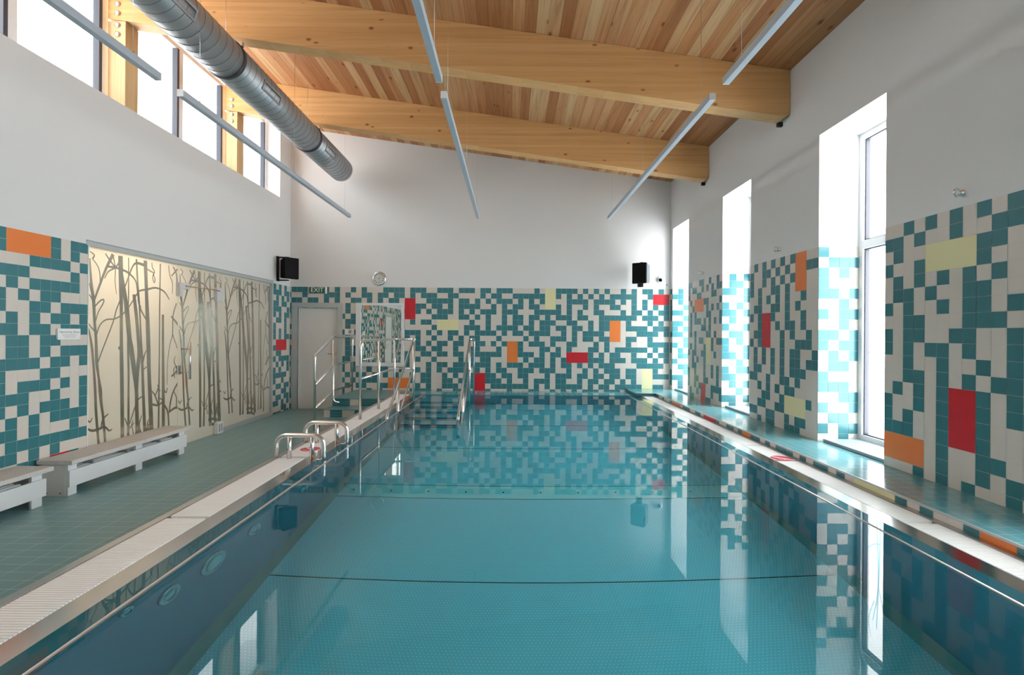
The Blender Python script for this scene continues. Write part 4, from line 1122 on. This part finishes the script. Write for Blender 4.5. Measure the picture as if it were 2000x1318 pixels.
# ------------------------------------------------------------------ frosted glass partition with tree print
t = sthing('window_%d' % (wi[0] + 1), 'frosted glass wall printed with olive tree silhouettes, warm glow behind', 'glass wall', (XL, 6.8, 0))
DY0, DY1 = 6.27, 7.21
GXP = XL - .035
mb = MB()
mb.box((XL - .07, PY0 - .02, 2.287), (XL + .006, PY1, 2.325), ALU)
mb.box((XL - .07, PY0 - .02, 2.325), (XL + .010, PY1, 2.337), GREYP)
mb.box((XL - .07, PY1 - .05, 0), (XL + .006, PY1, 2.287), ALU)
mb.box((XL - .07, PY0, 0), (XL + .004, PY0 + .011, 2.287), WHITEP)
mb.box((XL - .07, DY1, 0), (XL + .004, PY1 - .05, .055), ALU)
mb.box((XL - .07, PY0 + .015, 0), (XL - .01, DY0, .012), YELLOW)
obj('frame', mb, t)
def pane(nm, ya, yb, shift, par, z0=.012):
    mb = MB(); mb.box((GXP - .010, ya, z0), (GXP, yb, 2.287), FROST)
    g = obj(nm, mb, par)
    mb = MB()
    for sidx, s_ in enumerate(FOREST):
        strip(mb, smooth([(p[0] * 1.0133 + shift, 1.457 + (p[1] - 1.457) * 1.0133, p[2] * 1.2) for p in s_]), GXP + .0010 + .00002 * sidx, PRINT, ya + .004, yb - .004)
    o = obj('tree_print', mb, g if g.parent is None or g.parent.parent is None else par)
    o['label'] = 'olive grey bare tree silhouettes'
    return g
pane('pane', PY0 + .011, DY0 - .004, 0.0, t)
pane('pane', DY1 + .004, PY1 - .05, 2.345, t, .055)
d = sthing('door_3', 'frosted glass door leaf with long steel pull in the tree printed wall', 'door', (XL, 6.7, 0))
pane('pane', DY0 + .002, DY1 - .002, 1.35, d, .003)
mb = MB()
mb.tube([(-4.065, 6.335, .84), (-4.065, 6.335, 1.315)], .014, CHROME, 14)
for z_ in (.93, 1.225): mb.tube([(GXP, 6.335, z_), (-4.065, 6.335, z_)], .008, STEEL, 10)
obj('pull_handle', mb, d)
mb = MB()
mb.rbox((GXP, 6.22, 1.885), (GXP + .055, 6.285, 2.06), CLOSER, .006); mb.rbox((GXP, 6.285, 1.985), (GXP + .055, 6.42, 2.06), CLOSER, .006)
c_ = obj('door_closer', mb, d)
mb = MB()
mb.tube([(GXP + .06, 6.32, 2.022), (GXP + .11, 6.82, 2.018), (GXP + .06, 7.06, 2.02)], .007, ARMM, 8)
mb.rbox((GXP, 7.02, 1.87), (GXP + .05, 7.17, 2.07), CLOSER, .005)
obj('closer_arm', mb, c_)
mb = MB()
mb.rbox((GXP + .001, 6.24, .905), (GXP + .02, 6.30, 1.02), STEEL, .004); obj('lock_plate', mb, d)
t = thing('socket_box', 'small white box on the floor at the foot of the frosted glass wall', 'box', (-4.10, 7.08, 0))
mb = MB(); mb.rbox((XL - .02, 7.02, .004), (XL + .035, 7.155, .165), WHITEP, .005); obj('housing', mb, t)
mb = MB(); mb.box((XL + .035, 7.045, .03), (XL + .0365, 7.075, .14), GREYP); mb.box((XL + .035, 7.10, .03), (XL + .0365, 7.13, .14), GREYP); obj('slots', mb, t)

# text sign on the tiles left of the glass
t = thing('wall_sign', 'small white text sign on the tiles left of the frosted glass', 'sign', (XL, 4.66, 1.36))
mb = MB(); mb.rbox((XL + .002, 4.545, 1.365), (XL + .020, 4.785, 1.468), SIGNW, .002); obj('plate', mb, t)
mb = MB(); text_mesh(mb, 'Hipotermy, Basen', .030, (XL + .0202, 4.668, 1.437), (0, 1, 0), (0, 0, 1), (1, 0, 0), INK, .0008)
# two lines too small to read: word shaped dashes
R_ = random.Random(3)
for z_, y0_, y1_ in ((1.408, 4.595, 4.745), (1.390, 4.612, 4.728)):
    y_ = y0_
    while y_ < y1_ - .01:
        w_ = min(R_.uniform(.012, .03), y1_ - y_)
        mb.box((XL + .0202, y_, z_ - .0042), (XL + .0208, y_ + w_, z_ + .0042), INKL); y_ += w_ + .005
obj('lettering', mb, t)

# ------------------------------------------------------------------ radiator benches
def bench(y0, y1, label):
    xb, xf = -4.10, -3.87
    t = thing('radiator_bench', label, 'bench', (-3.97, (y0 + y1) / 2, 0), 'low benches over the radiators')
    ym = (y0 + y1) / 2 + .06
    mb = MB(); mb.rbox((XL + .03, y0 - .035, .283), (-3.80, ym - .001, .320), SLAB, .003); mb.rbox((XL + .03, ym + .001, .283), (-3.80, y1 + .035, .320), SLAB, .003)
    obj('seat_slab', mb, t)
    mb = MB(); mb.box((xb + .005, y0, 0), (xf - .021, y0 + .02, .283), LACQS)
    for x_ in (-4.05, -3.93): mb.lathe([(.006, 0), (.006, .003)], (x_, y0, .025), (0, -1, 0), GASKET, 10)
    obj('end_panel', mb, t)
    mb = MB(); mb.box((xb + .005, y1 - .02, 0), (xf - .021, y1, .283), LACQS); obj('end_panel', mb, t)
    for ya in (y0 + .001, ym - .045, y1 - .09):
        mb = MB(); mb.rbox((xf - .02, ya, 0), (xf + .004, ya + .09, .283), LACQ, .002); obj('leg', mb, t)
    mb = MB(); mb.rbox((xf + .004, y0 - .002, .078), (xf + .022, y1 + .02, .222), LACQ, .002); obj('front_board', mb, t)
    mb = MB()
    for k in range(3): mb.rbox((-4.08 + .055 * k, y0 + .10, .07), (-4.045 + .055 * k, y1 - .10, .215), WHITEP, .012)
    for ya in (y0 + .30, ym - .12, ym + .35): mb.box((-4.08, ya, .212), (xf - .03, ya + .02, .235), GREYP)
    obj('radiator', mb, t)
bench(4.37, 5.93, 'long low white bench with grey stone top in front of the frosted glass')
bench(2.56, 4.13, 'low white bench with grey stone top at the left picture edge, under the checker tiles')

# ------------------------------------------------------------------ beams and posts
def beam(y, label):
    t = thing('timber_beam', label, 'beam', (0, y, 4.2), 'glued timber roof beams')
    th = .18; xa, xb = -4.36, 2.995
    mb = MB()
    zb = lambda x: 3.80 + .138 * (3.0 - x); ztop = lambda x: zc(x) - .004
    mb.poly_prism([(xa, y, zb(xa)), (xb - .05, y, zb(xb - .05)), (xb, y, zb(xb) + .035), (xb, y, ztop(xb)), (xa, y, ztop(xa))], (0, th, 0), GLULAM)
    obj('timber', mb, t)
    mb = MB(); mb.box((2.945, y + th - .035, 3.765), (2.998, y + th, zb(2.97) + .008), DARK); obj('steel_shoe', mb, t)
    for z_ in (4.87, 4.97):
        mb = MB(); mb.lathe([(.028, 0), (.028, .012), (.016, .016)], (-4.255, y, z_), (0, -1, 0), BOLT, 16); obj('bolt', mb, t)
beam(5.38, 'large glued timber beam across the ceiling, the nearer of the two in view')
beam(7.58, 'large glued timber beam farther back, next to the far wall')
beam(3.18, 'glued timber beam just above the top of the view')
beam(0.98, 'glued timber beam above the viewpoint')
def post(y, label):
    t = thing('timber_post', label, 'post', (-4.26, y, SILL), 'timber posts standing on the window sill')
    mb = MB(); ztop = 3.80 + .138 * (3.0 + 4.26)
    mb.rbox((-4.36, y, SILL), (-4.17, y + .185, ztop - .015), POSTW, .004); obj('timber', mb, t)
    for z_ in (ztop - .06, ztop - .16, SILL + .03):
        mb = MB(); mb.lathe([(.028, 0), (.028, .012), (.016, .016)], (-4.255, y, z_), (0, -1, 0), BOLT, 16); obj('bolt', mb, t)
post(5.38, 'pale timber post with bolts on the high sill, nearer to view')
post(7.58, 'pale timber post with bolts on the high sill, close to the far wall')
post(3.18, 'pale timber post on the high sill, out of view')
post(0.98, 'pale timber post on the high sill beside the viewpoint')

# ------------------------------------------------------------------ ventilation duct
DXC, DZC, DR = -3.045, 4.345, .205
t = thing('ventilation_duct', 'round spiral steel ventilation duct hung below the beams on the left', 'duct', (DXC, 4, DZC))
mb = MB()
def cyl(mb, y0, y1, r, m_, n=48):
    mb.lathe([(r, y0), (r, y1)], (DXC, 0, DZC), (0, 1, 0), m_, n)
ends = [-1.95, 1.05, 3.20, 5.30, 7.44, 8.92]
for a, b in zip(ends, ends[1:]):
    mb = MB()
    mb.lathe([(DR, a + .004), (DR, b - .004)], (DXC, 0, DZC), (0, 1, 0), DUCT, 48)
    # spiral lock seam
    pts = []; k = int((b - a) / .118 * 28)
    for i in range(k + 1):
        y_ = a + .01 + (b - a - .02) * i / k; an = 2 * math.pi * i / 28
        pts.append((DXC + (DR + .0005) * math.cos(an), y_, DZC + (DR + .0005) * math.sin(an)))
    mb.tube(pts, .0034, SEAMM, 6)
    obj('duct_section', mb, t)
for y_ in ends[1:-1]:
    mb = MB(); mb.lathe([(DR + .001, y_ - .026), (DR + .010, y_ - .024), (DR + .010, y_ + .024), (DR + .001, y_ + .026)], (DXC, 0, DZC), (0, 1, 0), DARKRING, 48)
    mb.rbox((DXC + DR * .75, y_ - .02, DZC + DR * .62), (DXC + DR * .75 + .035, y_ + .02, DZC + DR * .62 + .05), BOLT, .003)
    obj('clamp', mb, t)
    mb = MB(); mb.tube([(DXC, y_, DZC + DR), (DXC, y_, zc(DXC))], .002, STEEL, 6); obj('hanger', mb, t)
def vent(y0, y1, ang):
    c, s_ = math.cos(ang), math.sin(ang); nrm = Vector((c, 0, s_)); tg = Vector((-s_, 0, c)); o = Vector((DXC, 0, DZC)) + nrm * (DR - .002)
    def bx(mb, ya, yb, ta, tb, ha, hb, m_):
        P_ = [o + tg * a + Vector((0, y_, 0)) + nrm * h for h in (ha, hb) for (a, y_) in ((ta, ya), (tb, ya), (tb, yb), (ta, yb))]
        for q in ((0, 3, 2, 1), (4, 5, 6, 7), (0, 1, 5, 4), (1, 2, 6, 5), (2, 3, 7, 6), (3, 0, 4, 7)): mb.face([P_[i] for i in q], m_)
    mb = MB()
    bx(mb, y0, y1, -.055, -.036, -.01, .012, DUCT); bx(mb, y0, y1, .036, .055, -.01, .012, DUCT); bx(mb, y0, y0 + .02, -.036, .036, -.01, .012, DUCT); bx(mb, y1 - .02, y1, -.036, .036, -.01, .012, DUCT)
    g = obj('vent_grille', mb, t)
    mb = MB(); bx(mb, y0 + .02, y1 - .02, -.036, .036, -.006, -.0005, DARK)
    k = int((y1 - y0 - .04) / .017)
    for i in range(k):
        ya = y0 + .024 + i * .017
        bx(mb, ya, ya + .0045, -.036, .036, -.004, .001, SEAMM)
    obj('louvres', mb, g)
for y0_, y1_ in ((.5, .93), (2.35, 2.78), (4.06, 4.49), (5.71, 6.14), (7.66, 8.09)): vent(y0_, y1_, math.radians(-17))

# ------------------------------------------------------------------ hanging linear lamps
def lamp(x, y0, y1, label, z=3.487):
    t = thing('linear_lamp', label, 'lamp', (x, (y0 + y1) / 2, z), 'grey linear lamps hanging on wires')
    mb = MB(); mb.rbox((x - .026, y0 + .006, z - .030), (x + .026, y1 - .006, z + .030), BARM, .002, seg=1); obj('housing', mb, t)
    for y_ in (y0, y1 - .006):
        mb = MB(); mb.box((x - .026, y_, z - .030), (x + .026, y_ + .006, z + .030), WHITEP); obj('end_cap', mb, t)
    L_ = y1 - y0
    for f in (.06, .5, .94):
        y_ = y0 + L_ * f
        mb = MB(); mb.tube([(x, y_, z + .03), (x, y_, zc(x) - .002)], .0016, STEEL, 5)
        mb.lathe([(.008, 0), (.008, .02)], (x, y_, z + .03), (0, 0, 1), BOLT, 10); obj('suspension_wire', mb, t)
for x_, nm in ((-2.835, 'by the left windows and duct'), (-.585, 'down the middle'), (1.712, 'on the right, nearest the pier windows')):
    lamp(x_, 4.26, 8.76, 'grey linear lamp on wires, far row, ' + nm)
    lamp(x_, -.50, 4.0, 'grey linear lamp on wires, near row, ' + nm)
